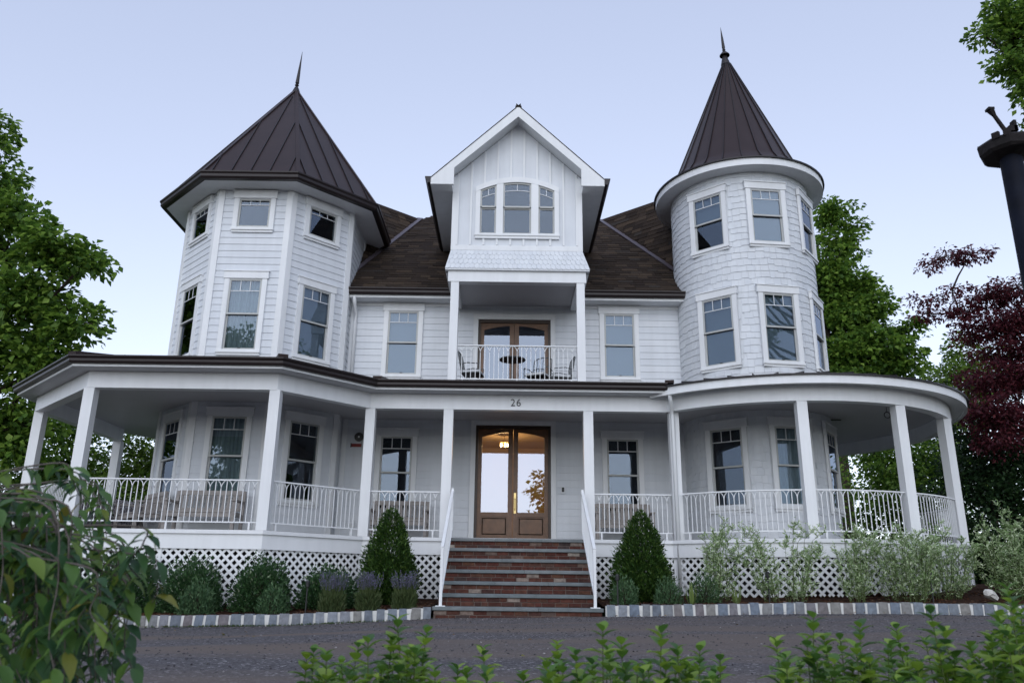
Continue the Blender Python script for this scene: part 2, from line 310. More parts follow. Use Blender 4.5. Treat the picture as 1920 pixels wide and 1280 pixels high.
# loose stones along the drive, denser against the edging
N = 9000; px = RNG.uniform(-9, 10, N); py = np.where(RNG.random(N) < .45, np.array([kerb_y(x) for x in px])-np.abs(RNG.normal(0, .35, N)), RNG.uniform(5, 12.4, N))
ok = ~((px > -1.2) & (px < 1.5) & (py > 12.75)) & (py < np.array([kerb_y(x) for x in px])-.02); px = px[ok]; py = py[ok]
pz = np.array([drive_z(a, b)+(.012*math.sin(a*1.7+b)*math.sin(b*1.3) if 4 < b < 12 else 0) for a, b in zip(px, py)])
def scatter_rocks(name, px, py, pz, smin, smax, m, flat=.6, parent=None, elong=1.):
    n = len(px); oct_ = np.array([(1, 0, 0), (0, 1, 0), (-1, 0, 0), (0, -1, 0), (0, 0, 1), (0, 0, -1)], float)
    s = RNG.uniform(smin, smax, n)[:, None, None]; a = RNG.uniform(0, 6.28, n); j = RNG.uniform(.7, 1.3, (n, 6, 1))
    P = oct_[None]*j*np.array([elong, 1, flat])*s
    ca, sa = np.cos(a)[:, None], np.sin(a)[:, None]; X = P[..., 0]*ca-P[..., 1]*sa; Y = P[..., 0]*sa+P[..., 1]*ca
    V = np.stack([X+px[:, None], Y+py[:, None], P[..., 2]+pz[:, None]+.2*s[..., 0]], -1)
    T = np.array([(0, 1, 4), (1, 2, 4), (2, 3, 4), (3, 0, 4), (1, 0, 5), (2, 1, 5), (3, 2, 5), (0, 3, 5)])
    F_ = T[None]+(np.arange(n)*6)[:, None, None]
    return npmesh(name, V, F_, m, parent, 3)
tag(scatter_rocks('loose_gravel', px, py, pz, .004, .013, 'gravel_stone'), 'loose grey gravel scattered over the driveway', 'gravel', kind='stuff')
# mulch bed
M['mulch'] = mat('mulch_bed', (.045, .024, .017), .98, .1, noise=.5, nscale=25, bump=.9, bscale=60, dist=.03)
for nm, xs in (('planting_bed', np.linspace(-14, -1.16, 60)), ('planting_bed', np.linspace(1.5, 14, 60))):
    V = []; n = len(xs)
    for k in range(16):
        for x in xs:
            y = kerb_y(x)+.07+k*.3; V.append((x, y, bed_z(x, y)+.02*math.sin(x*5)*math.sin(y*7)*(k > 0)))
    tag(npmesh(nm, V, [(j*n+i, j*n+i+1, (j+1)*n+i+1, (j+1)*n+i) for j in range(15) for i in range(n-1)], 'mulch'), kind='structure')
N = 9000; px = np.concatenate([RNG.uniform(-9, -1.2, N//2), RNG.uniform(1.55, 10, N//2)]); py = np.array([kerb_y(x) for x in px])+.1+RNG.uniform(0, 1, N)**1.6*1.9
pz = np.array([bed_z(a, b) for a, b in zip(px, py)])
tag(scatter_rocks('mulch_chips', px, py, pz, .008, .022, 'chip', .35, elong=2.), 'brown bark mulch chips covering the planting beds', 'mulch', kind='stuff')
# stone edging: individual granite blocks set in white mortar
def edging(x0, x1, label):
    root = thing('stone_edging', label, 'edging', ((x0+x1)/2, kerb_y((x0+x1)/2), interp((x0+x1)/2, GX, GZ)))
    mb = MB(); xs = np.linspace(x0, x1, 40)
    V = []
    for x in xs:
        y = kerb_y(x); g = interp(x, GX, GZ)
        V += [(x, y-.004, g-.1), (x, y-.004, g+.156), (x, y+.1, g+.158), (x, y+.1, g-.1)]
    for i in range(len(xs)-1):
        for j in range(4): mb.f.append((i*4+j, i*4+(j+1) % 4, i*4+4+(j+1) % 4, i*4+4+j))
    mb.v = V; mb.f += [(0, 1, 2, 3), tuple(len(V)-4+j for j in range(4))]
    mb.obj('mortar_bed', 'mortar_white', root)
    x = x0+.02
    while x < x1-.08:
        wd = random.uniform(.115, .155); g = interp(x+wd/2, GX, GZ); y = kerb_y(x+wd/2); dy = random.uniform(-.014, .0); ang = math.atan2(kerb_y(x+wd)-kerb_y(x), wd)
        t = random.uniform(-.008, .008); h = random.uniform(.158, .176); b = .003
        m = MB(); pts = []
        # rough-hewn face: 3x3 bulging grid in front
        for iz, z in enumerate((-.08, .05, h)):
            for ix, u in enumerate((-.5, 0, .5)):
                k = 1 if (ix == 1 and iz == 1) else 0
                pts.append((u*wd*(1-.06*(iz == 2))+random.uniform(-.004, .004)+t*iz, -.006*(1+k)-random.uniform(0, .008)+(b if iz == 2 else 0), z+random.uniform(-.004, .004)))
        pts += [(-.5*wd, .09, -.08), (.5*wd, .09, -.08), (.5*wd, .09, h), (-.5*wd, .09, h)]
        m.add(pts, [(0, 1, 4, 3), (1, 2, 5, 4), (3, 4, 7, 6), (4, 5, 8, 7), (6, 7, 8, 11, 12), (0, 3, 6, 12, 9), (2, 10, 11, 8, 5), (9, 12, 11, 10)])
        o = bpy.data.objects.new('stone_block', m.mesh('stone_block')); o.data.materials.append(M['block'])
        o.matrix_basis = Matrix.Translation((x+wd/2, y+dy, g)) @ Matrix.Rotation(ang, 4, 'Z')
        link(o, root)
        x += wd+random.uniform(.028, .046)
    return root
edging(-8.6, -1.17, 'grey granite block edging with white joints left of the brick steps')
edging(1.51, 9.6, 'grey granite block edging with white joints right of the brick steps')
# ================================================================ HOUSE
ZF = 1.34                                   # porch floor
TLC = (-5.68, 17.93); TLA = 1.93            # left tower: octagon centre, apothem
TRC = (5.52, 17.65); TRR = 1.60             # right tower: round
YM = 17.6                                   # main front wall
house = thing('house', 'white Victorian house with two dark-roofed turrets and a central front gable', 'house', (.1, YM, 0))
def octv(c, a): # vertices of a regular octagon with a flat front side, starting at front-left, going counterclockwise seen from the front (left to right)
    r = a/math.cos(rad(22.5)); return [(c[0]+r*math.sin(rad(-22.5+45*k)), c[1]-r*math.cos(rad(-22.5+45*k))) for k in range(8)]
TV = octv(TLC, TLA)
boards = []   # (area, parent, MB)
def lap_wall(name, p0, p1, z0, z1, holes=(), expo=.155, joints=False):
    p0 = Vector((*p0, 0)); p1 = Vector((*p1, 0)); L = (p1-p0).length; u = (p1-p0).normalized(); n = Vector((u.y, -u.x, 0))
    P = lambda a, z, o=0: tuple(p0+u*a+n*o+Vector((0, 0, z)))
    mb = MB()
    us = sorted({0, L, *[h[0] for h in holes], *[h[1] for h in holes]}); zs = sorted({z0, z1, *[h[2] for h in holes], *[h[3] for h in holes]})
    for a, b in zip(us, us[1:]):
        for c, e in zip(zs, zs[1:]):
            if any(h[0] <= (a+b)/2 <= h[1] and h[2] <= (c+e)/2 <= h[3] for h in holes): continue
            mb.hexa([P(a, c, 0), P(b, c, 0), P(b, c, -.06), P(a, c, -.06), P(a, e, 0), P(b, e, 0), P(b, e, -.06), P(a, e, -.06)])
    wall = mb.obj(name, 'siding', house)
    z = z0
    while z < z1-.01:
        zt = min(z+expo+.012, z1); iv = [(0.001, L-.001)]
        for h in holes:
            if h[2] < z+expo*.8 and h[3] > z+expo*.2:
                nv = []
                for a, b in iv:
                    if h[0] > a: nv.append((a, min(b, h[0])))
                    if h[1] < b: nv.append((max(a, h[1]), b))
                iv = [(a, b) for a, b in nv if b-a > .02]
        if joints:   # butt joints between board lengths
            nv = []
            for a, b in iv:
                if b-a > 2.2: c_ = a+(b-a)*random.uniform(.3, .7); nv += [(a, c_-.0015), (c_+.0015, b)]
                else: nv.append((a, b))
            iv = nv
        for a, b in iv:
            m = MB().hexa([P(a, z, .019), P(b, z, .019), P(b, z, .001), P(a, z, .001), P(a, zt, .006), P(b, zt, .006), P(b, zt, .001), P(a, zt, .001)])
            boards.append(((b-a)*(1.2 if z > 4.4 else 1), wall, m))
        z += expo
    return wall

def corner_board(c, z0, z1, bis, w=.11): # two boards meeting at an outside corner of the octagon (bis = outward bisector angle from -y)
    mb = MB()
    for s in (-1, 1):
        fa = bis+s*rad(22.5); n = Vector((math.sin(fa), -math.cos(fa), 0)); u = Vector((math.cos(fa), math.sin(fa), 0))*s; c3 = Vector((*c, 0))
        a = c3+n*.034; b = c3+u*w+n*.034; k = Vector((math.sin(bis), -math.cos(bis), 0))*.034*1.0824
        mb.hexa([tuple(p+Vector((0, 0, z))) for z in (z0, z1) for p in (c3+k, b, b-n*.03, c3)])
    return mb.obj('corner_board', 'white', house)

# ---- windows
_wc = {}
def window(mw, w, h, kind='double', dress='dark', glass='glass', head=True):
    """local frame: x across, y into the wall, z up from the bottom of the opening"""
    root = empty('window', mw=mw, parent=None); root.parent = house; root.matrix_parent_inverse = WM[house].inverted()
    hw = w/2; c = MB(); cw = .095
    c.box(-hw-cw, -hw, -.055, .0, -.005, h+.0); c.box(hw, hw+cw, -.055, .0, -.005, h+.0)
    if head: c.box(-hw-cw-.025, hw+cw+.025, -.068, .0, h+.001, h+.155); c.box(-hw-cw-.04, hw+cw+.04, -.085, 0, h+.156, h+.178)
    else: c.box(-hw-cw, hw+cw, -.056, 0, h+.001, h+.10)
    c.box(-hw-cw-.01, hw+cw+.01, -.075, 0, -.055, -.006); c.box(-hw-cw+.004, hw+cw-.004, -.05, 0, -.105, -.056)
    c.obj('casing', 'white', root, True)
    j = MB(); j.box(-hw, -hw+.012, -.05, .10, 0, h); j.box(hw-.012, hw, -.05, .10, 0, h); j.box(-hw+.013, hw-.013, -.05, .10, h-.012, h); j.box(-hw+.013, hw-.013, -.05, .10, 0, .02); j.obj('jamb', 'white', root, True)
    x0, x1 = -hw+.013, hw-.013; fr = .038
    def sash(nm, z0, z1, y):
        s = MB(); s.box(x0, x0+fr, y, y+.035, z0, z1); s.box(x1-fr, x1, y, y+.035, z0, z1); s.box(x0+fr, x1-fr, y, y+.035, z0, z0+fr); s.box(x0+fr, x1-fr, y, y+.035, z1-fr, z1)
        so = s.obj(nm, 'sash', root, True)
        MB().box(x0+fr-.004, x1-fr+.004, y+.015, y+.019, z0+fr-.004, z1-fr+.004).obj('pane', glass, root, True)
    def muntins(z0, z1, y):
        zt = z1-fr; zb = zt-.27*min(1, h/1.5)*.85; m = MB(); gx0, gx1 = x0+fr, x1-fr
        m.box(gx0, gx1, y+.004, y+.014, zb-.008, zb+.008)
        for k in (1, 2): xx = gx0+(gx1-gx0)*k/3; m.box(xx-.007, xx+.007, y+.005, y+.0135, zb+.008, zt)
        m.obj('muntin', 'muntin', root, True)
    if kind == 'double':
        zm = h*.505; sash('lower_sash', .021, zm+.02, -.005); sash('upper_sash', zm-.02, h-.013, -.042); muntins(zm-.02, h-.013, -.042)
        if h > 1.4: MB().box(-.03, .03, -.018, -.006, .055, .07).obj('sash_lift', 'black', root, True)
    else: sash('upper_sash', .021, h-.013, -.03); muntins(.021, h-.013, -.03)
    # shallow dark room behind the glass
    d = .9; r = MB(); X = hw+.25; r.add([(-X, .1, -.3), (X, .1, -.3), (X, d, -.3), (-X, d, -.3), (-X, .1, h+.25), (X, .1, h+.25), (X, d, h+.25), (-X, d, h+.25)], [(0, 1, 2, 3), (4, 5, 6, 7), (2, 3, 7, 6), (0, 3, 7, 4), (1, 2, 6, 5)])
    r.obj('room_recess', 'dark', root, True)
    if dress == 'blind':
        b = MB(); n = int(h/.048)
        for k in range(n): z = .03+k*(h-.06)/n; b.add([(x0+.02, .055, z), (x1-.02, .055, z), (x1-.02, .035, z+.046), (x0+.02, .035, z+.046)], [(0, 1, 2, 3)])
        b.obj('blind', 'blind', root, True)
    elif dress == 'half':
        b = MB(); n = int(h/.048)
        for k in range(n//2, n): z = .03+k*(h-.06)/n; b.add([(x0+.02, .055, z), (x1-.02, .055, z), (x1-.02, .035, z+.046), (x0+.02, .035, z+.046)], [(0, 1, 2, 3)])
        b.obj('blind', 'blind', root, True)
    elif dress == 'curtain':
        b = MB(); n = 26; pts = []
        for k in range(n): x = x0+.02+(x1-x0-.04)*k/(n-1); y = .06+.018*math.sin(k*1.9)+.01*math.sin(k*.7); pts += [(x, y, .03), (x, y, h-.03)]
        b.add(pts, [(2*k, 2*k+2, 2*k+3, 2*k+1) for k in range(n-1)]); b.obj('curtain', 'curtain', root, True)
    return root
def frame_at(x, y, z, ang): # ang: outward normal angle from -y, clockwise seen from above towards +x
    return Matrix.Translation((x, y, z)) @ Matrix.Rotation(ang, 4, 'Z')

# ---- left tower
WW = .72
Lfl = [(2.10, 1.64, 'double'), (5.13, 1.60, 'double'), (7.92, .71, 'single')]
dress = {(0, 0): 'dark', (0, 1): 'curtain', (0, 2): 'dark', (1, 0): 'dark', (1, 1): 'curtain', (1, 2): 'blind', (2, 0): 'dark', (2, 1): 'dark', (2, 2): 'dark'}
S = 2*TLA*math.tan(rad(22.5))
for k, name in ((7, 'tower_wall'), (0, 'tower_wall'), (1, 'tower_wall'), (2, 'tower_wall'), (6, 'tower_wall')):
    a, b = TV[k], TV[(k+1) % 8]; ang = rad(45*k)
    wins = k in (7, 0, 1)
    holes = [(S/2-WW/2, S/2+WW/2, z, z+h) for z, h, _ in Lfl] if wins else []
    lap_wall(name, a, b, ZF, 8.85, holes)
    if wins:
        mx_, my_ = (a[0]+b[0])/2, (a[1]+b[1])/2; col = {7: 0, 0: 1, 1: 2}[k]
        for fl, (z, h, kd) in enumerate(Lfl): window(frame_at(mx_, my_, z, ang if k != 7 else rad(-45)), WW, h, kd, dress[(fl, col)], 'glass', True)
for k in range(-1, 4): corner_board(TV[k % 8], ZF, 8.84, rad(-22.5+45*k))
def tower_roof_left():
    ev = octv(TLC, 2.50); apex = Vector((TLC[0]+.02, TLC[1], 12.78)); z0 = 8.985
    mb = MB(); mb.add([(x, y, z0) for x, y in ev]+[tuple(apex)], [(k, (k+1) % 8, 8) for k in range(8)])
    mb.add([(x, y, z0-.03) for x, y in ev], [tuple(range(8))])
    roof = mb.obj('tower_roof', 'brown', house)
    for k in range(8):
        a = Vector((*ev[k], z0)); b = Vector((*ev[(k+1) % 8], z0)); m_ = (a+b)/2; up = apex-m_; nrm = (b-a).cross(apex-a).normalized()
        for t in (.1, .3, .5, .7, .9) if k in (0, 1, 7, 2) else ():
            base = a.lerp(b, t); f_ = 1-abs(t-.5)*2; f_ = f_*.96 if t != .5 else .9
            MB().bar(base+nrm*.012, base+up*f_+nrm*.012, .014, .03, nrm).obj('seam', 'seam', roof)
        MB().bar(a+Vector((0, 0, .012)), a.lerp(apex, .985)+Vector((0, 0, .012)), .09, .025, (a-Vector((*TLC, z0))).normalized()+Vector((0, 0, .6))).obj('hip_cap', 'brown', roof)
    # gutter and soffit
    ring = ev+[ev[0]]
    for k in range(8):
        p = [ev[k], ev[(k+1) % 8]]
    m = MB()
    prof = [(-.10, 8.83), (0.0, 8.83), (.03, 8.87), (.03, 8.93), (.055, 8.965), (.055, 8.995), (-.10, 8.995)]
    rings = [octv(TLC, 2.50+o) for o, z in prof]; n = len(prof)
    vs = [(rings[j][i][0], rings[j][i][1], prof[j][1]) for i in range(8) for j in range(n)]
    m.add(vs, [(i*n+j, i*n+(j+1) % n, ((i+1) % 8)*n+(j+1) % n, ((i+1) % 8)*n+j) for i in range(8) for j in range(n)]); m.obj('gutter', 'gutter', house)
    si = octv(TLC, TLA-.05); so = octv(TLC, 2.40)
    MB().add([(x, y, 8.835) for x, y in si]+[(x, y, 8.835) for x, y in so], [(k, (k+1) % 8, 8+(k+1) % 8, 8+k) for k in range(8)]).obj('soffit', 'white', house)
    fr = octv(TLC, TLA+.03); fi = octv(TLC, TLA+.002)
    c = MB().lathe([(.11, 12.62), (.10, 12.70), (.055, 12.82), (.03, 12.86)], 12); c.lathe([(.03, 12.86), (.055, 12.9), (.03, 12.94), (.05, 12.965), (.035, 13.3), (.004, 13.93)], 12)
    o = c.obj('finial', 'seam', house, smooth=False)
    for v in o.data.vertices: dz = v.co.z-12.86; v.co.x += TLC[0]+.02+(.05*dz if dz > 0 else 0); v.co.y += TLC[1]
tower_roof_left()

# ---- main front wall with two doors and four windows
dg = (-.74, .93, ZF, 3.93); d2 = (-.75, .93, 4.47, 6.42); XL = -3.80
mh = lambda x: x-XL
wl, wr = (-2.49, 2.52)
holes = [(mh(dg[0]), mh(dg[1]), dg[2], dg[3]), (mh(d2[0]), mh(d2[1]), d2[2], d2[3])]
for cx in (wl, wr): holes += [(mh(cx-WW/2), mh(cx+WW/2), 2.03, 3.66), (mh(cx-WW/2), mh(cx+WW/2), 5.06, 6.60)]
lap_wall('front_wall', (XL, YM), (4.35, YM), ZF, 7.0, holes, joints=True)
for cx, fl, dr in ((wl, 0, 'dark'), (wr, 0, 'dark'), (wl, 1, 'blind'), (wr, 1, 'blind')):
    window(frame_at(cx, YM, (2.03, 5.06)[fl], 0), WW, (1.63, 1.54)[fl], 'double', dr)
for x in (-3.66, 3.97): MB().box(x-.05, x+.05, YM-.036, YM-.003, ZF, 6.84).obj('corner_board', 'white', house)
MB().box(XL, 4.3, YM-.034, YM-.003, 6.72, 6.93).obj('frieze_board', 'white', house)

# ---- double doors
def double_door(x0, x1, z0, z1, panel_h, glass, gz0, arch_lo, arch_hi):
    root = empty('double_door', (0, 0, 0), parent=house); y = YM; xc = (x0+x1)/2
    c = MB(); c.box(x0-.11, x0, y-.06, y+.02, z0, z1); c.box(x1, x1+.11, y-.06, y+.02, z0, z1); c.box(x0-.11, x1+.11, y-.062, y+.02, z1+.001, z1+.125); c.obj('casing', 'white', root)
    f = MB(); f.box(x0, x0+.055, y-.02, y+.13, z0, z1); f.box(x1-.055, x1, y-.02, y+.13, z0, z1); f.box(x0+.055, x1-.055, y-.02, y+.13, z1-.07, z1); f.obj('door_frame', 'wood_dark', root)
    def arch(x): t = (x-xc)/((x1-x0)/2-.055); return arch_hi-(arch_hi-arch_lo)*(abs(t)**2)
    st = .085; ya, yb = y+.03, y+.075
    for s in (-1, 1):
        a, b = sorted((xc+s*.004, xc+s*((x1-x0)/2-.057)))
        leaf = MB(); gx0, gx1 = (a+st, b-st-.02) if s < 0 else (a+st+.02, b-st)
        leaf.box(a, gx0, ya, yb, z0+.01, z1-.072); leaf.box(gx1, b, ya, yb, z0+.01, z1-.072)
        leaf.box(gx0, gx1, ya, yb, gz0-.09, gz0); leaf.box(gx0, gx1, ya, yb, z0+.01, z0+.19 if panel_h else z0+.2)
        n = 10
        for k in range(n):
            xa, xb = gx0+(gx1-gx0)*k/n, gx0+(gx1-gx0)*(k+1)/n
            leaf.hexa([(xa, ya, arch(xa)), (xb, ya, arch(xb)), (xb, yb, arch(xb)), (xa, yb, arch(xa)), (xa, ya, z1-.072), (xb, ya, z1-.072), (xb, yb, z1-.072), (xa, yb, z1-.072)])
        lo = leaf.obj('door_leaf', 'wood', root)
        if panel_h:
            p = MB(); p.box(gx0, gx1, ya+.022, yb-.008, z0+.19, gz0-.09); p.hexa([(gx0+.03, ya+.022, z0+.22), (gx1-.03, ya+.022, z0+.22), (gx1-.03, ya+.025, z0+.22), (gx0+.03, ya+.025, z0+.22), (gx0+.03, ya+.022, gz0-.12), (gx1-.03, ya+.022, gz0-.12), (gx1-.03, ya+.025, gz0-.12), (gx0+.03, ya+.025, gz0-.12)])
            p.box(gx0+.05, gx1-.05, ya+.008, ya+.0215, z0+.24, gz0-.14); p.obj('raised_panel', 'wood', lo)
        g = MB(); n = 10; vs = []
        for k in range(n+1): xx = gx0-.004+(gx1-gx0+.008)*k/n; vs += [(xx, ya+.02, gz0-.004), (xx, ya+.02, arch(xx)+.004)]
        g.add(vs, [(2*k, 2*k+2, 2*k+3, 2*k+1) for k in range(n)]); g.obj('pane', glass, lo)
    if panel_h:
        h = MB(); hx = xc+.05; h.box(hx-.024, hx+.024, ya-.008, ya, gz0-.02, gz0+.42); h.tube([(hx, ya-.01, gz0+.05), (hx, ya-.055, gz0+.07), (hx, ya-.055, gz0+.27), (hx, ya-.01, gz0+.3)], .011, 8); h.box(hx-.012, hx+.012, ya-.022, ya-.008, gz0+.34, gz0+.38); h.obj('handle', 'brass', root)
    MB().box(x0, x1, y-.08, y+.13, z0-.03, z0+.008).obj('threshold', 'wood_dark', root)
    return root
double_door(*dg[:2], ZF, dg[3], True, 'glass_door', 2.03, 3.65, 3.79)
M['glass_door2'] = glass_mat('balcony_door_glass', .16, (.5, .55, .6))
double_door(*d2[:2], 4.47, d2[3], False, 'glass_door2', 4.92, 6.15, 6.29)
# hall behind the front door, lit by a pendant lamp; dark room behind the balcony door
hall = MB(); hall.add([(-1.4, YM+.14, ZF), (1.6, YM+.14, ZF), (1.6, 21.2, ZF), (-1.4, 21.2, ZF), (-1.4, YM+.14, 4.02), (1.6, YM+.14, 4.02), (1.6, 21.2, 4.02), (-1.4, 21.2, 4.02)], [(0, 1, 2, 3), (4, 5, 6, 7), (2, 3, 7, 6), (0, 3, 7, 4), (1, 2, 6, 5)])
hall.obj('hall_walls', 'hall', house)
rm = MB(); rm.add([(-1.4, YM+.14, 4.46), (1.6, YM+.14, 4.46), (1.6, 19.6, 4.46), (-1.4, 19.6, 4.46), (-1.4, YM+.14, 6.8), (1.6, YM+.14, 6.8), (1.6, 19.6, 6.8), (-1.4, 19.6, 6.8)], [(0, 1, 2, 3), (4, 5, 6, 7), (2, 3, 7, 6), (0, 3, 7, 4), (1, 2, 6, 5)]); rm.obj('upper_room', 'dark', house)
def emit(name, col, s):
    m = bpy.data.materials.new(name); m.use_nodes = True; t = m.node_tree; e = t.nodes.new('ShaderNodeEmission'); e.inputs[0].default_value = (*col, 1); e.inputs[1].default_value = s; t.links.new(e.outputs[0], t.nodes['Material Output'].inputs[0]); return m
M['bulb'] = emit('warm_bulb', (1, .62, .25), 16)
lamp = thing('pendant_lamp', 'lit brass pendant lamp glowing inside the hall behind the front door glass', 'lamp', (-.12, 19.2, 4.0))
MB().tube([(-.12, 19.2, 4.02), (-.12, 19.2, 3.83)], .008, 6).obj('stem', 'brass', lamp)
MB().lathe([(.02, 3.86), (.11, 3.84), (.12, 3.81), (.02, 3.80)], 16, (-.12, 19.2)).obj('canopy', 'brass', lamp)
for k in range(5):
    a = k*1.257; cx, cy = -.12+.085*math.cos(a), 19.2+.085*math.sin(a); MB().lathe([(.001, 3.80), (.02, 3.785), (.026, 3.76), (.018, 3.735), (.001, 3.725)], 10, (cx, cy)).obj('bulb', 'bulb', lamp)
ld = bpy.data.lights.new('hall_light', 'POINT'); ld.energy = 15; ld.color = (1, .60, .26); ld.shadow_soft_size = .12; lo = bpy.data.objects.new('hall_light', ld); lo.location = (-.12, 19.2, 3.62); link(lo)

# ---- right round tower
RW_UP = [-41.8, 5.2, 52.]; RW_LO = [-39., 8.2, 55.]; HWA = math.degrees(math.asin((WW/2)/TRR))
Rfl = [(2.08, 1.62, RW_LO), (5.06, 1.54, RW_LO), (7.78, 1.30, RW_UP)]
rholes = [(c-HWA, c+HWA, z, z+h) for z, h, cs in Rfl for c in cs]
def rp(a, r, z, c=TRC): return (c[0]+r*math.sin(rad(a)), c[1]-r*math.cos(rad(a)), z)
mb = MB(); as_ = sorted({*np.arange(-100, 121, 5.).tolist(), *[h[0] for h in rholes], *[h[1] for h in rholes]}); zs = sorted({ZF, 4.0, 7.0, 9.52, *[h[2] for h in rholes], *[h[3] for h in rholes]})
for a, b in zip(as_, as_[1:]):
    for c, e in zip(zs, zs[1:]):
        if any(h[0] <= (a+b)/2 <= h[1] and h[2] <= (c+e)/2 <= h[3] for h in rholes): continue
        mb.add([rp(a, TRR, c), rp(b, TRR, c), rp(b, TRR, e), rp(a, TRR, e)], [(0, 1, 2, 3)])
rwall = mb.obj('round_tower_wall', 'shingle_white', house)
rdress = [['dark', 'curtain', 'dark'], ['blind', 'blind', 'blind'], ['half', 'blind', 'dark']]
for fl, (z, h, cs) in enumerate(Rfl):
    for i, a in enumerate(cs):
        x, y, _ = rp(a, 1.565, 0); window(frame_at(x, y, z, rad(a)), WW, h, 'double', rdress[fl][i])
# staggered wood shingles, course by course
sh = []; E_ = .152; z = ZF; row = 0
while z < 9.5:
    a = -100+random.uniform(0, 5); run = 0
    while a < 118:
        wdt = random.uniform(.11, .21); da = math.degrees(wdt/TRR); st = (0, .022, .006, .03, .012)[random.randrange(5)]
        b = a+da; zb = z-st; zt = min(z+E_+.03, 9.52); ctr = (a+b)/2
        blocked = False
        for h in rholes:
            if zb < h[3] and z+E_ > h[2]+.02 and b > h[0]+.01 and a < h[1]-.01:
                if ctr > (h[0]+h[1])/2: a = max(a, min(b, h[1])); 
                else: b = min(b, max(a, h[0]))
                if b-a < .6 or (a >= h[0]-.01 and b <= h[1]+.01): blocked = True
        if not blocked and b-a > .3:
            g = .05; p = [rp(a+g, TRR+.019, zb), rp(b-g, TRR+.019, zb), rp(b-g, TRR+.002, zb), rp(a+g, TRR+.002, zb), rp(a+g, TRR+.005, zt), rp(b-g, TRR+.005, zt), rp(b-g, TRR+.001, zt), rp(a+g, TRR+.001, zt)]
            vis = math.cos(rad((ctr+17)))*(b-a)*(1. if z > 4.3 else .5)
            sh.append((vis, MB().hexa(p)))
        a = a+da
    z += E_; row += 1
sh.sort(key=lambda t: -t[0])
for _, m in sh[:300]: m.obj('wall_shingle', 'shingle_white_o', rwall)
rest = MB()
for _, m in sh[300:]: rest.add(m.v, m.f)
tag(rest.obj('wall_shingles', 'shingle_white', house), kind='stuff')
def round_roof():
    c = TRC; n = 48
    prof = [(1.99, 9.665), (1.80, 9.77), (1.62, 9.93), (1.46, 10.16), (.10, 13.50), (.075, 13.62)]
    roof = MB().lathe(prof, n, c).obj('cone_roof', 'brown', house, smooth=True)
    for k in range(24):
        a = 360/24*k+4; pts = [Vector(rp(a, r+.008, z+.006)) for r, z in prof[:5]]
        s = MB()
        for p, q in zip(pts, pts[1:]): s.bar(p, q, .014, .028, Vector((math.sin(rad(a)), -math.cos(rad(a)), .5)))
        if math.cos(rad(a+17)) > -.25: s.obj('seam', 'seam', roof)
    MB().lathe([(1.86, 9.50), (1.97, 9.50), (1.97, 9.66), (1.86, 9.66), (1.86, 9.5)], 64, c).obj('fascia', 'white', house, smooth=False)
    MB().lathe([(1.90, 9.662), (2.015, 9.662), (2.015, 9.69), (1.90, 9.70)], 64, c).obj('drip_edge', 'seam', house)
    MB().lathe([(TRR-.03, 9.505), (1.90, 9.505)], 64, c).obj('soffit', 'white', house)
    MB().lathe([(TRR+.004, 9.30), (TRR+.03, 9.30), (TRR+.03, 9.503), (TRR+.004, 9.503)], 64, c) 
    f = MB().lathe([(.105, 13.48), (.115, 13.50), (.085, 13.66), (.05, 13.80)], 16); f.lathe([(.13, 13.78), (.13, 13.80), (.03, 13.93), (.045, 13.96), (.03, 13.99), (.042, 14.03), (.03, 14.3), (.003, 14.66)], 14)
    o = f.obj('finial', 'seam', house)
    for v in o.data.vertices: dz = v.co.z-13.8; v.co.x += c[0]-.03-(.06*dz if dz > 0 else 0); v.co.y += c[1]
round_roof()

# ---- main roof
ZE, YE, MS = 6.99, 17.2, .95
Az = lambda y: ZE+MS*(y-YE)
VLb, VLt = Vector((-3.85, 17.9, Az(17.9))), Vector((-2.67, 20.98, Az(20.98))); VRb, VRt = Vector((4.22, 17.9, Az(17.9))), Vector((2.60, 21.05, Az(21.05)))
def inpoly(x, y, P):
    c = False; n = len(P)
    for i in range(n):
        (x1, y1), (x2, y2) = P[i], P[(i+1) % n]
        if (y1 > y) != (y2 > y) and x < (x2-x1)*(y-y1)/(y2-y1)+x1: c = not c
    return c
def shingled(name, origin, ux, up, poly2, expo=.15, wmin=.22, wmax=.40, clip=False, tk=(.012, .024), th=.08):
    """poly2 in (along, upslope) coordinates"""
    ux = ux.normalized(); up = up.normalized(); n = ux.cross(up).normalized()
    if n.z < 0: n = -n
    P3 = lambda a, b, o=0: tuple(origin+ux*a+up*b+n*o)
    deck = MB().add([P3(a, b, 0) for a, b in poly2]+[P3(a, b, -th) for a, b in poly2], [tuple(range(len(poly2))), tuple(range(len(poly2), 2*len(poly2)))]+[(i, (i+1) % len(poly2), (i+1) % len(poly2)+len(poly2), i+len(poly2)) for i in range(len(poly2))])
    d = deck.obj(name, 'roofdeck', house)
    tabs = MB(); amin = min(p[0] for p in poly2); amax = max(p[0] for p in poly2); bmax = max(p[1] for p in poly2); b = min(p[1] for p in poly2)
    while b < bmax:
        a = amin-random.uniform(0, .3)
        while a < amax:
            wd = random.uniform(wmin, wmax)
            if clip: a = max(a, amin); wd = min(wd, amax-a)
            if wd > .02 and inpoly(a+wd/2, b+expo*.5, poly2):
                t = random.uniform(*tk); dz = random.choice((0, 0, .012))
                tabs.hexa([P3(a+.003, b-dz, t), P3(a+wd-.003, b-dz, t), P3(a+wd-.003, b-dz, .001), P3(a+.003, b-dz, .001), P3(a+.003, b+expo+.02, .008), P3(a+wd-.003, b+expo+.02, .008), P3(a+wd-.003, b+expo+.02, .001), P3(a+.003, b+expo+.02, .001)])
            a += max(wd, .02)
        b += expo
    t = tabs.obj('roof_shingles', 'roofsh', d); tag(t, kind='stuff')
    return d
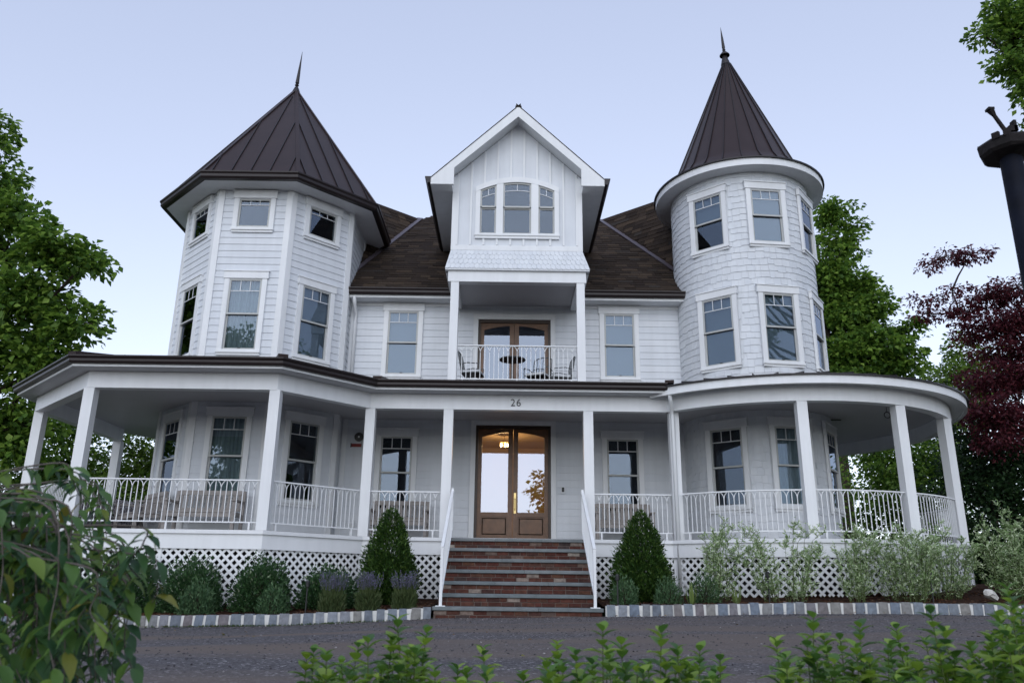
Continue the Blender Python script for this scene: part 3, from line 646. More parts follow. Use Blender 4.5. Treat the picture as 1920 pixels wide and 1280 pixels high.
k = math.hypot(1, MS)
pA = lambda x, y: (x, (y-YE)*k)
shingled('main_roof', Vector((0, YE, ZE)), Vector((1, 0, 0)), Vector((0, 1, MS)), [pA(-4.1, YE), pA(4.55, YE), pA(4.22, 17.9), pA(2.60, 21.05), pA(1.2, 22.2), pA(-1.0, 22.2), pA(-2.67, 20.98), pA(-3.85, 17.9)])
def wing(Vb, Vt, s, ang=48.5):
    l = Vector((s*math.sin(rad(ang)), math.cos(rad(ang)), 0))      # level direction, back and towards the middle
    v = Vt-Vb; uh = Vector((-s*math.cos(rad(ang)), math.sin(rad(ang)), 0)); m = v.z/(v.dot(uh)); up = Vector((uh.x, uh.y, m)).normalized()
    # coordinates of the corners along l and up, origin Vb
    A2 = lambda p: ((p-Vb).dot(l), (p-Vb).dot(up))
    ridge_end = Vt-l*4.2
    poly = [A2(Vb), A2(Vt), A2(ridge_end), A2(Vb-l*2.0)]
    shingled('wing_roof', Vb, l, up, poly)
    back = MB().add([tuple(Vt), tuple(ridge_end), tuple(ridge_end+uh*1.8+Vector((0, 0, -3))), tuple(Vt+uh*1.8+Vector((0, 0, -3)))], [(0, 1, 2, 3)]); back.obj('wing_roof_back', 'roofdeck', house)
    # valley flashing
    d = (Vt-Vb).normalized(); nA = Vector((0, -MS, 1)).normalized(); 
    MB().bar(Vb+nA*.03-d*.25, Vt+nA*.03+d*.05, .17, .02, nA).obj('valley_flashing', 'flash', house)
wing(VLb, VLt, 1); wing(VRb, VRt, -1)
MB().add([(-1.0, 22.2, Az(22.2)), (1.2, 22.2, Az(22.2)), (1.2, 25, 9), (-1, 25, 9)], [(0, 1, 2, 3)]).obj('main_roof_back', 'roofdeck', house)
# eave: gutter, fascia, soffit
g = sweep([(-3.72, YE), (4.12, YE)], [(-.02, 6.86), (.06, 6.86), (.085, 6.90), (.085, 6.95), (.11, 6.985), (.11, 7.01), (-.02, 7.01)]); g.obj('gutter', 'gutter', house)
MB().box(-3.72, 4.12, YE+.005, YE+.03, 6.80, 6.99).obj('fascia', 'white', house)
MB().box(-3.72, 4.12, YE+.03, YM-.002, 6.80, 6.82).obj('soffit', 'white', house)
for x in (-3.60, 4.02):
    MB().tube([(x, YE+.02, 6.84), (x, YE+.12, 6.66), (x, YM-.08, 6.5), (x, YM-.07, 6.3), (x, YM-.07, 4.7)], .042, 8).obj('downspout', 'white', house, smooth=True)
# back of the house, closing the volume
MB().box(-3.6, 4.3, 21.3, 26, 1.0, 9).obj('rear_wall', 'siding', house)
MB().box(-6.8, -3.6, 19.9, 26, .9, 8.4).obj('rear_wall', 'siding', house); MB().box(4.3, 6.6, 19.4, 26, .9, 8.4).obj('rear_wall', 'siding', house)

# ---- front gable over the balcony
GX0, GX1, GY = -1.31, 1.53, 15.85; GC = .11
def gable():
    wl_ = lambda x: 10.46-abs(x-GC)*.945
    apex_z = 10.52
    # wall with the triple window opening (bands)
    zt = lambda x: min(10.50, 10.50-abs(x-GC)*.945)
    wx = [(-.70, -.35), (-.20, .415), (.575, .925)]; wz0 = 7.80
    arc = lambda x: 9.03-.19*((x-GC)/.80)**2
    mb = MB(); xs = sorted({GX0, GX1, GC, *[a for p in wx for a in p], *np.linspace(-.7, .925, 14).tolist()})
    for a, b in zip(xs, xs[1:]):
        inw = any(p[0] <= (a+b)/2 <= p[1] for p in wx)
        if inw:
            mb.add([(a, GY, 7.36), (b, GY, 7.36), (b, GY, wz0), (a, GY, wz0)], [(0, 1, 2, 3)]); mb.add([(a, GY, arc(a)), (b, GY, arc(b)), (b, GY, zt(b)), (a, GY, zt(a))], [(0, 1, 2, 3)])
        else: mb.add([(a, GY, 7.36), (b, GY, 7.36), (b, GY, zt(b)), (a, GY, zt(a))], [(0, 1, 2, 3)])
    wall = mb.obj('gable_wall', 'siding', house)
    for i in range(10): 
        x = GX0+.12+(GX1-GX0-.24)*i/9
        if -.82 < x < 1.04:
            segs = [(7.53, 7.68), (arc(max(-.75, min(.97, x)))+.13, zt(x)-.02)]
        else: segs = [(7.53, zt(x)-.02)]
        for a, b in segs: MB().box(x-.02, x+.02, GY-.032, GY-.001, a, b).obj('batten', 'white', wall)
    for x in (GX0, GX1-.10): MB().box(x-.004 if x < 0 else x, x+.10 if x < 0 else x+.104, GY-.03, GY-.001, 7.40, 9.15).obj('corner_board', 'white', house)
    MB().box(GX0+.1, GX1-.1, GY-.032, GY-.001, 7.40, 7.52).obj('trim_board', 'white', house)
    # cheeks
    for x in (GX0, GX1): MB().box(min(x, x+.05) if x < 0 else x-.05, x+.05 if x < 0 else x, GY+.001, 19.6, 6.9, 8.82).obj('cheek_wall', 'siding', house)
    # triple window
    root = empty('triple_window', (0, 0, 0), parent=house)
    c = MB(); n = 18
    X0, X1 = -.80, 1.025
    for k in range(n):
        a, b = X0+(X1-X0)*k/n, X0+(X1-X0)*(k+1)/n
        c.hexa([(a, GY-.06, arc(a)), (b, GY-.06, arc(b)), (b, GY, arc(b)), (a, GY, arc(a)), (a, GY-.06, arc(a)+.125), (b, GY-.06, arc(b)+.125), (b, GY, arc(b)+.125), (a, GY, arc(a)+.125)])
    for a, b in ((X0, wx[0][0]), (wx[0][1], wx[1][0]), (wx[1][1], wx[2][0]), (wx[2][1], X1)):
        c.hexa([(a, GY-.055, wz0-.01), (b, GY-.055, wz0-.01), (b, GY, wz0-.01), (a, GY, wz0-.01), (a, GY-.055, arc(a)+.01), (b, GY-.055, arc(b)+.01), (b, GY, arc(b)+.01), (a, GY, arc(a)+.01)])
    c.box(X0-.01, X1+.01, GY-.07, GY, wz0-.06, wz0-.011); c.box(X0, X1, GY-.05, GY, wz0-.12, wz0-.061)
    c.obj('casing', 'white', root)
    for a, b in wx:
        def strip(x0, x1, z0, f, y, dy, m=8):
            q = MB()
            for k in range(m):
                p, r = x0+(x1-x0)*k/m, x0+(x1-x0)*(k+1)/m
                q.hexa([(p, y, z0(p)), (r, y, z0(r)), (r, y+dy, z0(r)), (p, y+dy, z0(p)), (p, y, f(p)), (r, y, f(r)), (r, y+dy, f(r)), (p, y+dy, f(p))])
            return q
        K = lambda v: (lambda x: v)
        fr = .035; zm = 8.44
        s = MB(); q = strip(a, b, lambda x: arc(x)-fr-.005, lambda x: arc(x)-.001, GY-.03, .035); s.add(q.v, q.f)
        for u0, u1 in ((a, a+fr), (b-fr, b)): q = strip(u0, u1, K(zm), lambda x: arc(x)-.02, GY-.031, .036, 2); s.add(q.v, q.f)
        s.box(a+fr, b-fr, GY-.03, GY+.005, zm-.02, zm+.02); s.obj('upper_sash', 'sash', root)
        s = MB(); s.box(a, a+fr, GY+.006, GY+.04, wz0, zm); s.box(b-fr, b, GY+.006, GY+.04, wz0, zm); s.box(a+fr, b-fr, GY+.006, GY+.04, wz0, wz0+fr); s.box(a+fr, b-fr, GY+.006, GY+.04, zm-.05, zm-.021); s.obj('lower_sash', 'sash', root)
        strip(a+fr-.003, b-fr+.003, K(zm+.01), lambda x: arc(x)-fr, GY-.015, .004).obj('pane', 'glass', root)
        MB().box(a+fr-.003, b-fr+.003, GY+.02, GY+.024, wz0+fr-.003, zm-.03).obj('pane', 'glass', root)
        q = strip(a+fr, b-fr, lambda x: arc(x)-.20, lambda x: arc(x)-.187, GY-.024, .008); xm = (a+b)/2; q.box(xm-.006, xm+.006, GY-.0235, GY-.0165, arc(xm)-.187, arc(xm)-fr); q.obj('muntin', 'muntin', root)
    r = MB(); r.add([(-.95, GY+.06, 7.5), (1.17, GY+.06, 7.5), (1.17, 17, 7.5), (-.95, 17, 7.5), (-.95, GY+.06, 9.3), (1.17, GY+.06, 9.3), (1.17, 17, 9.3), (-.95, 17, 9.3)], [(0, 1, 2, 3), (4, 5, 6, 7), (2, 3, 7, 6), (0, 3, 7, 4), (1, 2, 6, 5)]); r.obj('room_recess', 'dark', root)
    # roof, rake boards, soffits
    ex0, ex1, ez, rz = -1.77, 1.99, 8.93, 10.735; Yr = 15.45; Yb = 21.5
    for s, ex in ((-1, ex0), (1, ex1)):
        up = Vector((GC-ex, 0, rz-ez)); L = up.length; W_ = Yb-Yr
        o = Vector((ex, Yr-.02, ez)) if s > 0 else Vector((ex, Yr-.02, ez))
        shingled('gable_roof', o, Vector((0, 1, 0)), up, [(0, -.04), (W_, -.04), (W_, L), (0, L)], clip=True, tk=(.008, .011), th=.012)
        pl = [(ex, 8.77), (-1.27 if s < 0 else 1.49, 8.77), (-1.27 if s < 0 else 1.49, 9.17), (GC, 10.46), (GC, 10.722), (ex, 8.918)]
        m = MB()
        for q in ((0, 1, 2, 5), (5, 2, 3, 4)):
            P = [pl[i] for i in q]; m.add([(x, Yr-.015, z) for x, z in P]+[(x, Yr+.03, z) for x, z in P], [(0, 1, 2, 3), (7, 6, 5, 4), (0, 4, 5, 1), (1, 5, 6, 2), (2, 6, 7, 3), (3, 7, 4, 0)])
        m.obj('rake_board', 'white', house)
        wx_ = GX0 if s < 0 else GX1
        MB().add([(ex, Yr+.03, 8.775), (wx_, Yr+.03, 8.775), (wx_, 19.4, 8.775), (ex, 19.4, 8.775)], [(0, 1, 2, 3)]).obj('soffit', 'white', house)
        # underside of the rake overhang
        MB().add([(wx_, Yr+.03, 9.17+.0), (GC, Yr+.03, 10.50), (GC, GY, 10.50), (wx_, GY, 9.17)], [(0, 1, 2, 3)]).obj('rake_soffit', 'white', house)
        MB().add([(wx_, Yr+.03, 8.775), (wx_, GY, 8.775), (wx_, GY, 9.17), (wx_, Yr+.03, 9.17)], [(0, 1, 2, 3)]).obj('return_side', 'white', house)
        gx = ex+s*.0
        q = [(gx, 8.80), (gx+s*.07, 8.80), (gx+s*.09, 8.86), (gx+s*.125, 8.92), (gx+s*.125, 8.945), (gx, 8.945)]
        MB().prism(q, Yr-.03, 19.15).obj('gutter', 'seam', house)
    MB().box(GC-.07, GC+.07, Yr-.02, Yb, rz-.04, rz-.004).obj('ridge_cap', 'roofsh', house)
    # flared skirt with fish-scale shingles
    sk = MB(); b0 = [(-1.41, 15.70, 6.93), (1.67, 15.70, 6.93)]; t0 = [(GX0, GY-.02, 7.40), (GX1, GY-.02, 7.40)]
    sk.add([b0[0], b0[1], t0[1], t0[0], (-1.41, 17.3, 6.93), (GX0, 17.3, 7.4), (1.67, 17.3, 6.93), (GX1, 17.3, 7.4)], [(0, 1, 2, 3), (0, 3, 5, 4), (1, 6, 7, 2)])
    sko = sk.obj('flared_skirt', 'shingle_white', house)
    nrm = Vector((0, -(7.40-6.93), .13)).normalized()
    for row in range(4):
        f0 = row/4; n = 30
        for k in range(n+(row % 2)):
            def pt(u, f, o): 
                xl = -1.41+(GX0+1.41)*f; xr = 1.67+(GX1-1.67)*f; return tuple(Vector((xl+(xr-xl)*u, 15.70+(GY-.02-15.70)*f, 6.93+.47*f))+nrm*o)
            u0 = (k-(.5 if row % 2 else 0))/n; u1 = u0+1/n; u0 = max(0, u0)+.0015; u1 = min(1, u1)-.0015
            if u1-u0 < .01: continue
            um = (u0+u1)/2; lo = f0-.02; hgt = .27
            prof = [(u0, f0+.07), (u0+(u1-u0)*.18, f0+.015), (um, lo), (u1-(u1-u0)*.18, f0+.015), (u1, f0+.07), (u1, min(1, f0+hgt)), (u0, min(1, f0+hgt))]
            th = random.uniform(.009, .013)
            vs = [pt(u, f, th if i < 5 else .006) for i, (u, f) in enumerate(prof)]+[pt(u, f, .001) for u, f in prof]
            MB().add(vs, [tuple(range(7)), tuple(range(13, 6, -1))]+[(i, i+7, (i+1) % 7+7, (i+1) % 7) for i in range(7)]).obj('scale_shingle', 'shingle_white_o', sko)
    MB().box(-1.40, 1.66, 15.705, 15.83, 6.90, 6.928).obj('drip_edge', 'muntin', house)
    # beam, posts, ceiling, side beams
    MB().box(-1.34, 1.59, 15.76, 15.95, 6.655, 6.898).obj('balcony_beam', 'white', house)
    for a, b in ((-1.338, -1.14), (1.39, 1.588)): MB().box(a, b, 15.951, YM-.04, 6.657, 6.896).obj('balcony_side_beam', 'white', house)
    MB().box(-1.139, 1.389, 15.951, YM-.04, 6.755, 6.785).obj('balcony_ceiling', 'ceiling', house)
    MB().box(-1.40, 1.66, 15.96, 17.4, 6.90, 6.926).obj('balcony_top', 'white', house)
    for x in (-1.19, 1.47): MB().box(x-.085, x+.085, 15.77, 15.94, 4.40, 6.654).obj('balcony_post', 'white', house)
    MB().box(-1.28, 1.56, 15.70, YM-.03, 4.40, 4.455).obj('balcony_floor', 'deck', house)
gable()
boards.sort(key=lambda t: -t[0])
for _, p, m in boards[:300]: m.obj('clapboard', 'siding', p)
rest = MB()
for _, p, m in boards[300:]: rest.add(m.v, m.f)
if rest.v: tag(rest.obj('clapboards', 'siding', house), kind='stuff')
# ================================================================ PORCH
porch = thing('porch', 'white wrap-around porch with square posts, arched railings and lattice skirt', 'porch', (0, 15, .2))
PC, PR = (5.70, 17.55), 3.68
Pm3, Pm2, Pm1, P0, P1 = (-9.55, 19.2), (-9.55, 15.78), (-7.40, 13.6), (-4.07, 13.6), (-2.67, 15.02)
A4, A5, A6, A7, A8 = -45.8, -7.5, 23., 51.7, 104.
def arcp(a, R=PR): return (PC[0]+R*math.sin(rad(a)), PC[1]-R*math.cos(rad(a)))
XR = PC[0]-math.sqrt(PR**2-(PC[1]-15.02)**2)
aR = math.degrees(math.atan2(XR-PC[0], PC[1]-15.02))
OUT_L = [Pm3, Pm2, Pm1, P0, P1, (XR, 15.02)]
OUT_R = [arcp(a) for a in np.linspace(aR, 150, 62)]
OUT = OUT_L+OUT_R[1:]
# deck
dk = OUT+[(9.0, 21.5), (-9.4, 21.5)]
MB().sheet([(x, y, ZF-.002) for x, y in offset(OUT, .03)]+[(-9.3, 20.9, ZF-.002)], .05).obj('deck', 'deck', porch)
sweep(OUT, [(-.02, 1.272), (.045, 1.272), (.045, 1.336), (-.02, 1.336)]).obj('deck_nosing', 'white', porch)
sweep(OUT, [(-.03, 1.03), (.012, 1.03), (.012, 1.271), (-.03, 1.271)]).obj('skirt_board', 'white', porch)
# beam
sweep(OUT_L, [(-.19, 3.735), (0, 3.735), (0, 4.028), (-.19, 4.028)]).obj('porch_beam', 'white', porch)
sweep(OUT_R, [(-.19, 3.737), (0.001, 3.737), (0.001, 4.026), (-.19, 4.026)]).obj('porch_beam', 'white', porch)
# ceiling / soffit sheet
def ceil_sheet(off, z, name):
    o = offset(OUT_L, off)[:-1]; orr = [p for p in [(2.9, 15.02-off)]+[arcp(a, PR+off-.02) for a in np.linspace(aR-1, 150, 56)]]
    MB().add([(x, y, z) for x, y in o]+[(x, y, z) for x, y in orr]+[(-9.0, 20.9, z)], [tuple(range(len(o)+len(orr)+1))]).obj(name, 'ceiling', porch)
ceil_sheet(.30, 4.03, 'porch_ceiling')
# left and centre eave: fascia, gutter; right: white curved fascia
OV = .34
sweep(OUT_L[:-1]+[(3.0, 15.02)], [(OV-.05, 4.032), (OV-.012, 4.032), (OV-.012, 4.16), (OV-.05, 4.16)]).obj('fascia', 'white', porch)
sweep(OUT_L[:-1]+[(2.98, 15.02)], [(OV-.01, 4.075), (OV+.045, 4.075), (OV+.065, 4.11), (OV+.065, 4.15), (OV+.095, 4.185), (OV+.095, 4.21), (OV-.01, 4.21)]).obj('gutter', 'gutter', porch)
OUT_R2 = [arcp(a, PR) for a in np.linspace(aR-2.5, 150, 66)]
sweep(OUT_R2, [(OV-.09, 3.985), (OV-.03, 3.985), (OV-.03, 4.13), (OV-.09, 4.13)]).obj('curved_fascia', 'white', porch)
sweep(OUT_R2, [(OV-.12, 4.132), (OV+.012, 4.132), (OV+.012, 4.158), (OV-.12, 4.165)]).obj('drip_edge', 'seam', porch)
sweep(OUT_R2, [(-.02, 4.029), (OV-.092, 4.029), (OV-.092, 4.04), (-.02, 4.04)]).obj('curved_soffit', 'white', porch)
# roof
def roof_left():
    ez, sl = 4.20, .2
    e = offset(OUT_L, OV+.03); mb = MB()
    inner = {0: (TV[6][0], TV[6][1]), 1: TV[7], 2: TV[0], 3: TV[1]}
    inn = [(-7.6, 19.2), (TV[7][0]-.05, TV[7][1]), (TV[0][0], TV[0][1]), (TV[1][0], TV[1][1]), (-2.4, YM), (3.4, YM)]
    zi = [4.75, 4.78, 4.76, 4.76, 4.72, 4.72]
    for i in range(5):
        mb.add([(*e[i], ez), (*e[i+1], ez), (*inn[i+1], zi[i+1]), (*inn[i], zi[i])], [(0, 1, 2, 3)])
    ro = mb.obj('porch_roof', 'brown', porch)
    for i in range(5):
        a, b = Vector((*e[i], ez)), Vector((*e[i+1], ez)); c_, d_ = Vector((*inn[i], zi[i])), Vector((*inn[i+1], zi[i+1])); n = max(2, int((b-a).length/.42))
        for k in range(1, n):
            p, q = a.lerp(b, k/n), c_.lerp(d_, k/n)
            if i == 4 and -1.3 < p.x < 1.6: q = p.lerp(q, .3)
            MB().bar(p+Vector((0, 0, .012)), q+Vector((0, 0, .012)), .018, .035).obj('seam', 'seam', ro)
        if i: MB().bar(a+Vector((0, 0, .045)), a.lerp(c_, .98)+Vector((0, 0, .04)), .17, .07).obj('hip_cap', 'brown', ro)
    MB().bar((*e[5], ez+.05), (inn[5][0]+.2, inn[5][1], zi[5]+.03), .17, .05).obj('hip_cap', 'brown', ro)
    return ro
roof_left()
def roof_right():
    Rs = PR+OV; mb = MB(); an = np.linspace(aR-3, 150, 56); vs = []
    for a in an: vs += [(*arcp(a, Rs), 4.16), (*arcp(a, 1.45), 4.72)]
    mb.add(vs, [(2*i, 2*i+2, 2*i+3, 2*i+1) for i in range(len(an)-1)]); ro = mb.obj('round_porch_roof', 'brown', porch)
    for a in np.arange(aR+2, 116, 6.2): MB().bar((*arcp(a, Rs), 4.172), (*arcp(a, 1.7), 4.67), .018, .035).obj('seam', 'seam', ro)
roof_right()
# posts
posts = [(Pm3, rad(-67)), (Pm2, rad(-67.5)), (Pm1, rad(-22.5)), (P0, rad(22.5)), (P1, rad(22)), ((-1.17, 15.02), 0), ((1.515, 15.02), 0), ((3.16, 15.02), 0)]
for (x, y), a in posts:
    # square to the facade; the front faces lie just inside the beam face
    ins = {Pm3: (.1, 0), Pm2: (.1, .07), Pm1: (.04, .1), P0: (-.04, .1), P1: (.0, .1)}.get((x, y), (0, .1))
    cx, cy = x+ins[0], y+ins[1]; hw = .092
    MB().box(cx-hw, cx+hw, cy-hw, cy+hw, ZF, 3.7345).obj('porch_post', 'white', porch)
for a in (A5, A6, A7, A8):
    x, y = arcp(a, PR-.10); hw = .092; m = MB(); m.box(-hw, hw, -hw, hw, ZF, 3.7345); o = m.obj('porch_post', 'white'); o.parent = porch; o.matrix_parent_inverse = WM[porch].inverted(); o.matrix_basis = Matrix.Translation((x, y, 0)) @ Matrix.Rotation(rad(a)*.35, 4, 'Z')
# support leg under the post at the start of the curve
MB().box(3.07, 3.25, 15.0, 15.1, .3, 1.029).obj('support_pier', 'white', porch)
# downspout beside that post
MB().tube([(3.0, 14.70, 4.07), (3.02, 14.66, 3.99), (3.05, 14.72, 3.86), (3.10, 14.93, 3.74), (3.12, 14.955, 3.6), (3.12, 14.955, .42)], .038, 8).obj('downspout', 'white', porch, smooth=True)
# house number
for ch, xo in (('2', -.058), ('6', .058)):
    fc = bpy.data.curves.new('number', 'FONT'); fc.body = ch; fc.size = .20; fc.extrude = .006; fc.align_x = 'CENTER'; fc.offset = -.002
    tmp = bpy.data.objects.new('number_tmp', fc); C.objects.link(tmp); bpy.context.view_layer.update()
    me = bpy.data.meshes.new_from_object(tmp.evaluated_get(bpy.context.evaluated_depsgraph_get())); bpy.data.objects.remove(tmp); me.materials.clear(); me.materials.append(M['black'])
    inst('house_number', me, Matrix.Translation((.12+xo*.95, 15.008, 3.81)) @ Matrix.Rotation(rad(90), 4, 'X'), porch)

# ---- railings along a path
class Lin:
    def __init__(s, a, b): s.a = Vector((*a, 0)); s.b = Vector((*b, 0)); s.L = (s.b-s.a).length; s.d = (s.b-s.a).normalized()
    def at(s, t, z, o=0): return s.a+s.d*t+Vector((s.d.y, -s.d.x, 0))*o+Vector((0, 0, z))
class Arc:
    def __init__(s, a0, a1, R): s.a0 = a0; s.a1 = a1; s.R = R; s.L = rad(a1-a0)*R
    def at(s, t, z, o=0):
        a = rad(s.a0)+t/s.R; return Vector((PC[0]+(s.R+o)*math.sin(a), PC[1]-(s.R+o)*math.cos(a), z))
def ribbon(path, pts, w, t, o=0): # bar whose centre runs through (s,z) points on the path surface
    mb = MB(); ps = [path.at(s, z, o) for s, z in pts]
    nb = Vector(path.at(pts[0][0]+.01, 0, 0)-path.at(pts[0][0], 0, 0)); nrm = Vector((nb.y, -nb.x, 0)).normalized()
    n = len(ps); vs = []
    for i in range(n):
        d = (ps[min(i+1, n-1)]-ps[max(i-1, 0)]).normalized()
        s0 = pts[i][0]; nb = Vector(path.at(s0+.01, 0, 0)-path.at(s0, 0, 0)); nrm = Vector((nb.y, -nb.x, 0)).normalized()
        sd = d.cross(nrm).normalized()*(w/2); nn = nrm*(t/2)
        vs += [ps[i]-sd-nn, ps[i]+sd-nn, ps[i]+sd+nn, ps[i]-sd+nn]
    fs = [(i*4+j, i*4+(j+1) % 4, i*4+4+(j+1) % 4, i*4+4+j) for i in range(n-1) for j in range(4)]+[(3, 2, 1, 0), tuple((n-1)*4+j for j in range(4))]
    return mb.add([tuple(v) for v in vs], fs)
def railing(parent, path, s0, s1, zb=1.47, zt=2.17, zfloor=ZF, feet=True, p=.094, name='railing'):
    root = empty(name, tuple(path.at((s0+s1)/2, zfloor)), parent=None); root.parent = parent; root.matrix_parent_inverse = WM[parent].inverted()
    L = s1-s0; seg = max(2, int(L/.25)) if isinstance(path, Arc) else 2
    line = lambda z: [(s0+L*k/(seg-1), z) for k in range(seg)]
    ribbon(path, line(zt), .022, .045).obj('top_rail', 'white', root); ribbon(path, line(zb), .022, .035).obj('bottom_rail', 'white', root)
    n = max(2, int(round(L/p))); n += n % 2
    pw = .0125
    for k in range(1, n):
        s = s0+L*k/n
        if k % 2 == 0: ribbon(path, [(s, zb), (s, zt)], pw, .0125).obj('picket', 'white', root)
        else:
            q = L/n; zs = zt-.145
            m = ribbon(path, [(s, zb), (s, zs)], pw, .0125)
            for sg in (-1, 1):
                pts = []
                for i in range(7):
                    u = i/6*math.pi/2; pts.append((s+sg*q*(1-math.cos(u)), zs+(.14)*math.sin(u)))
                r = ribbon(path, pts, .011, .0115); m.add(r.v, r.f)
            m.obj('arched_picket', 'white', root)
    if feet:
        fs = [s0+.12, s1-.12] if L < 1.9 else [s0+.12, (s0+s1)/2, s1-.12]
        for s in fs: ribbon(path, [(s, zfloor), (s, zb)], .032, .04).obj('rail_foot', 'white', root)
    return root
ins = .10
lp = offset(OUT_L, -ins)
for i in range(4):
    pth = Lin(lp[i], lp[i+1]); railing(porch, pth, .11, pth.L-.11)
pth = Lin((lp[4][0], 15.12), (-1.17, 15.12)); railing(porch, pth, .11, pth.L-.1)
pth = Lin((1.515, 15.12), (3.16, 15.12)); railing(porch, pth, .1, pth.L-.1)
for a, b in ((A4+.5, A5), (A5, A6), (A6, A7), (A7, A8)):
    pth = Arc(a, b, PR-.10); railing(porch, pth, .11, pth.L-.11)
# ---- lattice skirt
def lattice(path, zb0, zb1):
    root = empty('lattice_panel', tuple(path.at(path.L/2, .3)), parent=None); root.parent = porch; root.matrix_parent_inverse = WM[porch].inverted()
    zt = 1.035; sp = .146; L = path.L; zb = lambda s: zb0+(zb1-zb0)*s/L-.06
    for sg, o in ((1, .012), (-1, .004)):
        s = -1.2
        while s < L+1.2:
            # line: S = s + sg*(zt-z) ; clip to [0,L]
            a = []
            for k in range(25):
                z = zt-(zt-min(zb0, zb1)+.1)*k/24; S = s+sg*(zt-z)
                if 0 <= S <= L and z >= zb(S): a.append((S, z))
            if len(a) >= 3:
                n = 2 if isinstance(path, Lin) else 5; idx = sorted({round(i*(len(a)-1)/(n-1)) for i in range(n)})
                ribbon(path, [a[i] for i in idx], .042, .007, o).obj('slat', 'white', root)
            s += sp
    for s in ([.02, L-.02] if L < 2.2 else [.02, L/2, L-.02]):
        ribbon(path, [(s, zb(s)), (s, 1.03)], .05, .014, .020).obj('lattice_stile', 'white', root)
lo = offset(OUT_L, -.035)
B_ = lambda x: interp(x, BX, BZ)
for i in range(1, 4): pth = Lin(lo[i], lo[i+1]); lattice(pth, B_(lo[i][0]), B_(lo[i+1][0]))
lattice(Lin(lo[4], (-1.15, lo[4][1])), B_(-2.6), B_(-1.2)); lattice(Lin((1.47, lo[4][1]), (3.08, lo[4][1])), B_(1.5), B_(3))
lattice(Arc(A4+.5, 10, PR-.035), B_(3.1), B_(6.3)); lattice(Arc(10, 95, PR-.035), B_(6.3), .68)
# dark foundation behind the lattice
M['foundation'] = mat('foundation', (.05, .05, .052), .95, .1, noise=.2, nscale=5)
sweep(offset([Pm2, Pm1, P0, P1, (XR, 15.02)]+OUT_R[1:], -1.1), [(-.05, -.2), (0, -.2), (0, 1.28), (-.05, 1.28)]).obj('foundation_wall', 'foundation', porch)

# balcony railing belongs to the house
railing(house, Lin((-1.10, 15.83), (1.385, 15.83)), .005, 2.48, 4.545, 5.26, 4.455, True, .0935, 'balcony_railing')

# ================================================================ FRONT STEPS
steps = thing('front_steps', 'brick front steps with bluestone treads leading up to the wooden double doors', 'steps', (.16, 13.9, 0))
RZ, TR, YT = .19, .342, 14.911
SX0, SX1 = -1.11, 1.43
for i in range(1, 8):
    yf = YT-(7-i)*TR; zt = RZ*i; x0, x1 = (SX0, SX1) if i > 1 else (-1.145, 1.485)
    yb = yf+TR+.03 if i < 7 else 15.03
    # tread: two or three slabs
    cuts = sorted([x0]+[x0+(x1-x0)*c for c in ({1: (.62,), 2: (.45,), 3: (.36, .7), 4: (.55,), 5: (.4,), 6: (.62,), 7: (.34, .68)}[i])]+[x1])
    for a, b in zip(cuts, cuts[1:]):
        t = MB(); g = .0022; e = .006
        z0, z1 = zt-.056, zt+random.uniform(-.001, .001)
        t.add([(a+g, yf+e, z0), (b-g, yf+e, z0), (b-g, yb, z0), (a+g, yb, z0), (a+g, yf, z0+e), (b-g, yf, z0+e), (a+g, yf, z1-e), (b-g, yf, z1-e), (a+g, yf+e, z1), (b-g, yf+e, z1), (b-g, yb, z1), (a+g, yb, z1)],
              [(3, 2, 1, 0), (0, 1, 5, 4), (4, 5, 7, 6), (6, 7, 9, 8), (8, 9, 10, 11), (0, 4, 6, 8, 11, 3), (1, 2, 10, 9, 7, 5), (2, 3, 11, 10)])
        t.obj('tread_slab', 'bluestone', steps)
    # riser: mortar back and two courses of brick
    yr = yf+.032; zr0 = zt-RZ-(.12 if i == 1 else 0); zr1 = zt-.058
    core = MB().box(x0+.02, x1-.02, yr+.008, yr+.2, zr0, zr1).obj('riser', 'mortar', steps)
    ch = (RZ-.056)/2
    zc = [zt-RZ, zt-RZ+ch] if i > 1 else [zt-RZ-.07, zt-RZ+.0, zt-RZ+ch]
    for r, zz in enumerate(zc):
        x = x0+.022-(random.uniform(0, .1)); 
        while x < x1-.03:
            wd = random.choice((.2, .2, .2, .195, .1)); a, b = max(x, x0+.022), min(x+wd, x1-.022)
            if b-a > .03:
                j = random.uniform(-.005, .004); bz0, bz1 = zz+.005, zz+ch-.004; d = .004
                br = MB().add([(a+d, yr+j, bz0+d), (b-d, yr+j, bz0+d), (b-d, yr+j, bz1-d), (a+d, yr+j, bz1-d), (a, yr+j+d, bz0), (b, yr+j+d, bz0), (b, yr+j+d, bz1), (a, yr+j+d, bz1), (a, yr+.06, bz0), (b, yr+.06, bz0), (b, yr+.06, bz1), (a, yr+.06, bz1)],
                    [(0, 1, 2, 3), (4, 5, 1, 0), (5, 6, 2, 1), (6, 7, 3, 2), (7, 4, 0, 3), (4, 8, 9, 5), (5, 9, 10, 6), (6, 10, 11, 7), (7, 11, 8, 4)])
                br.obj('brick', 'brick', core)
            x += wd+random.uniform(.008, .012)
    # cheek (side) masonry
for x0, x1 in ((SX0+.02, SX0+.12), (SX1-.12, SX1-.02)):
    m = MB(); 
    for i in range(1, 8):
        yf = YT-(7-i)*TR+.042; m.box(x0, x1, yf, 15.02, RZ*(i-1)-.15*(i == 1), RZ*i-.06)
    m.obj('side_wall', 'mortar', steps)
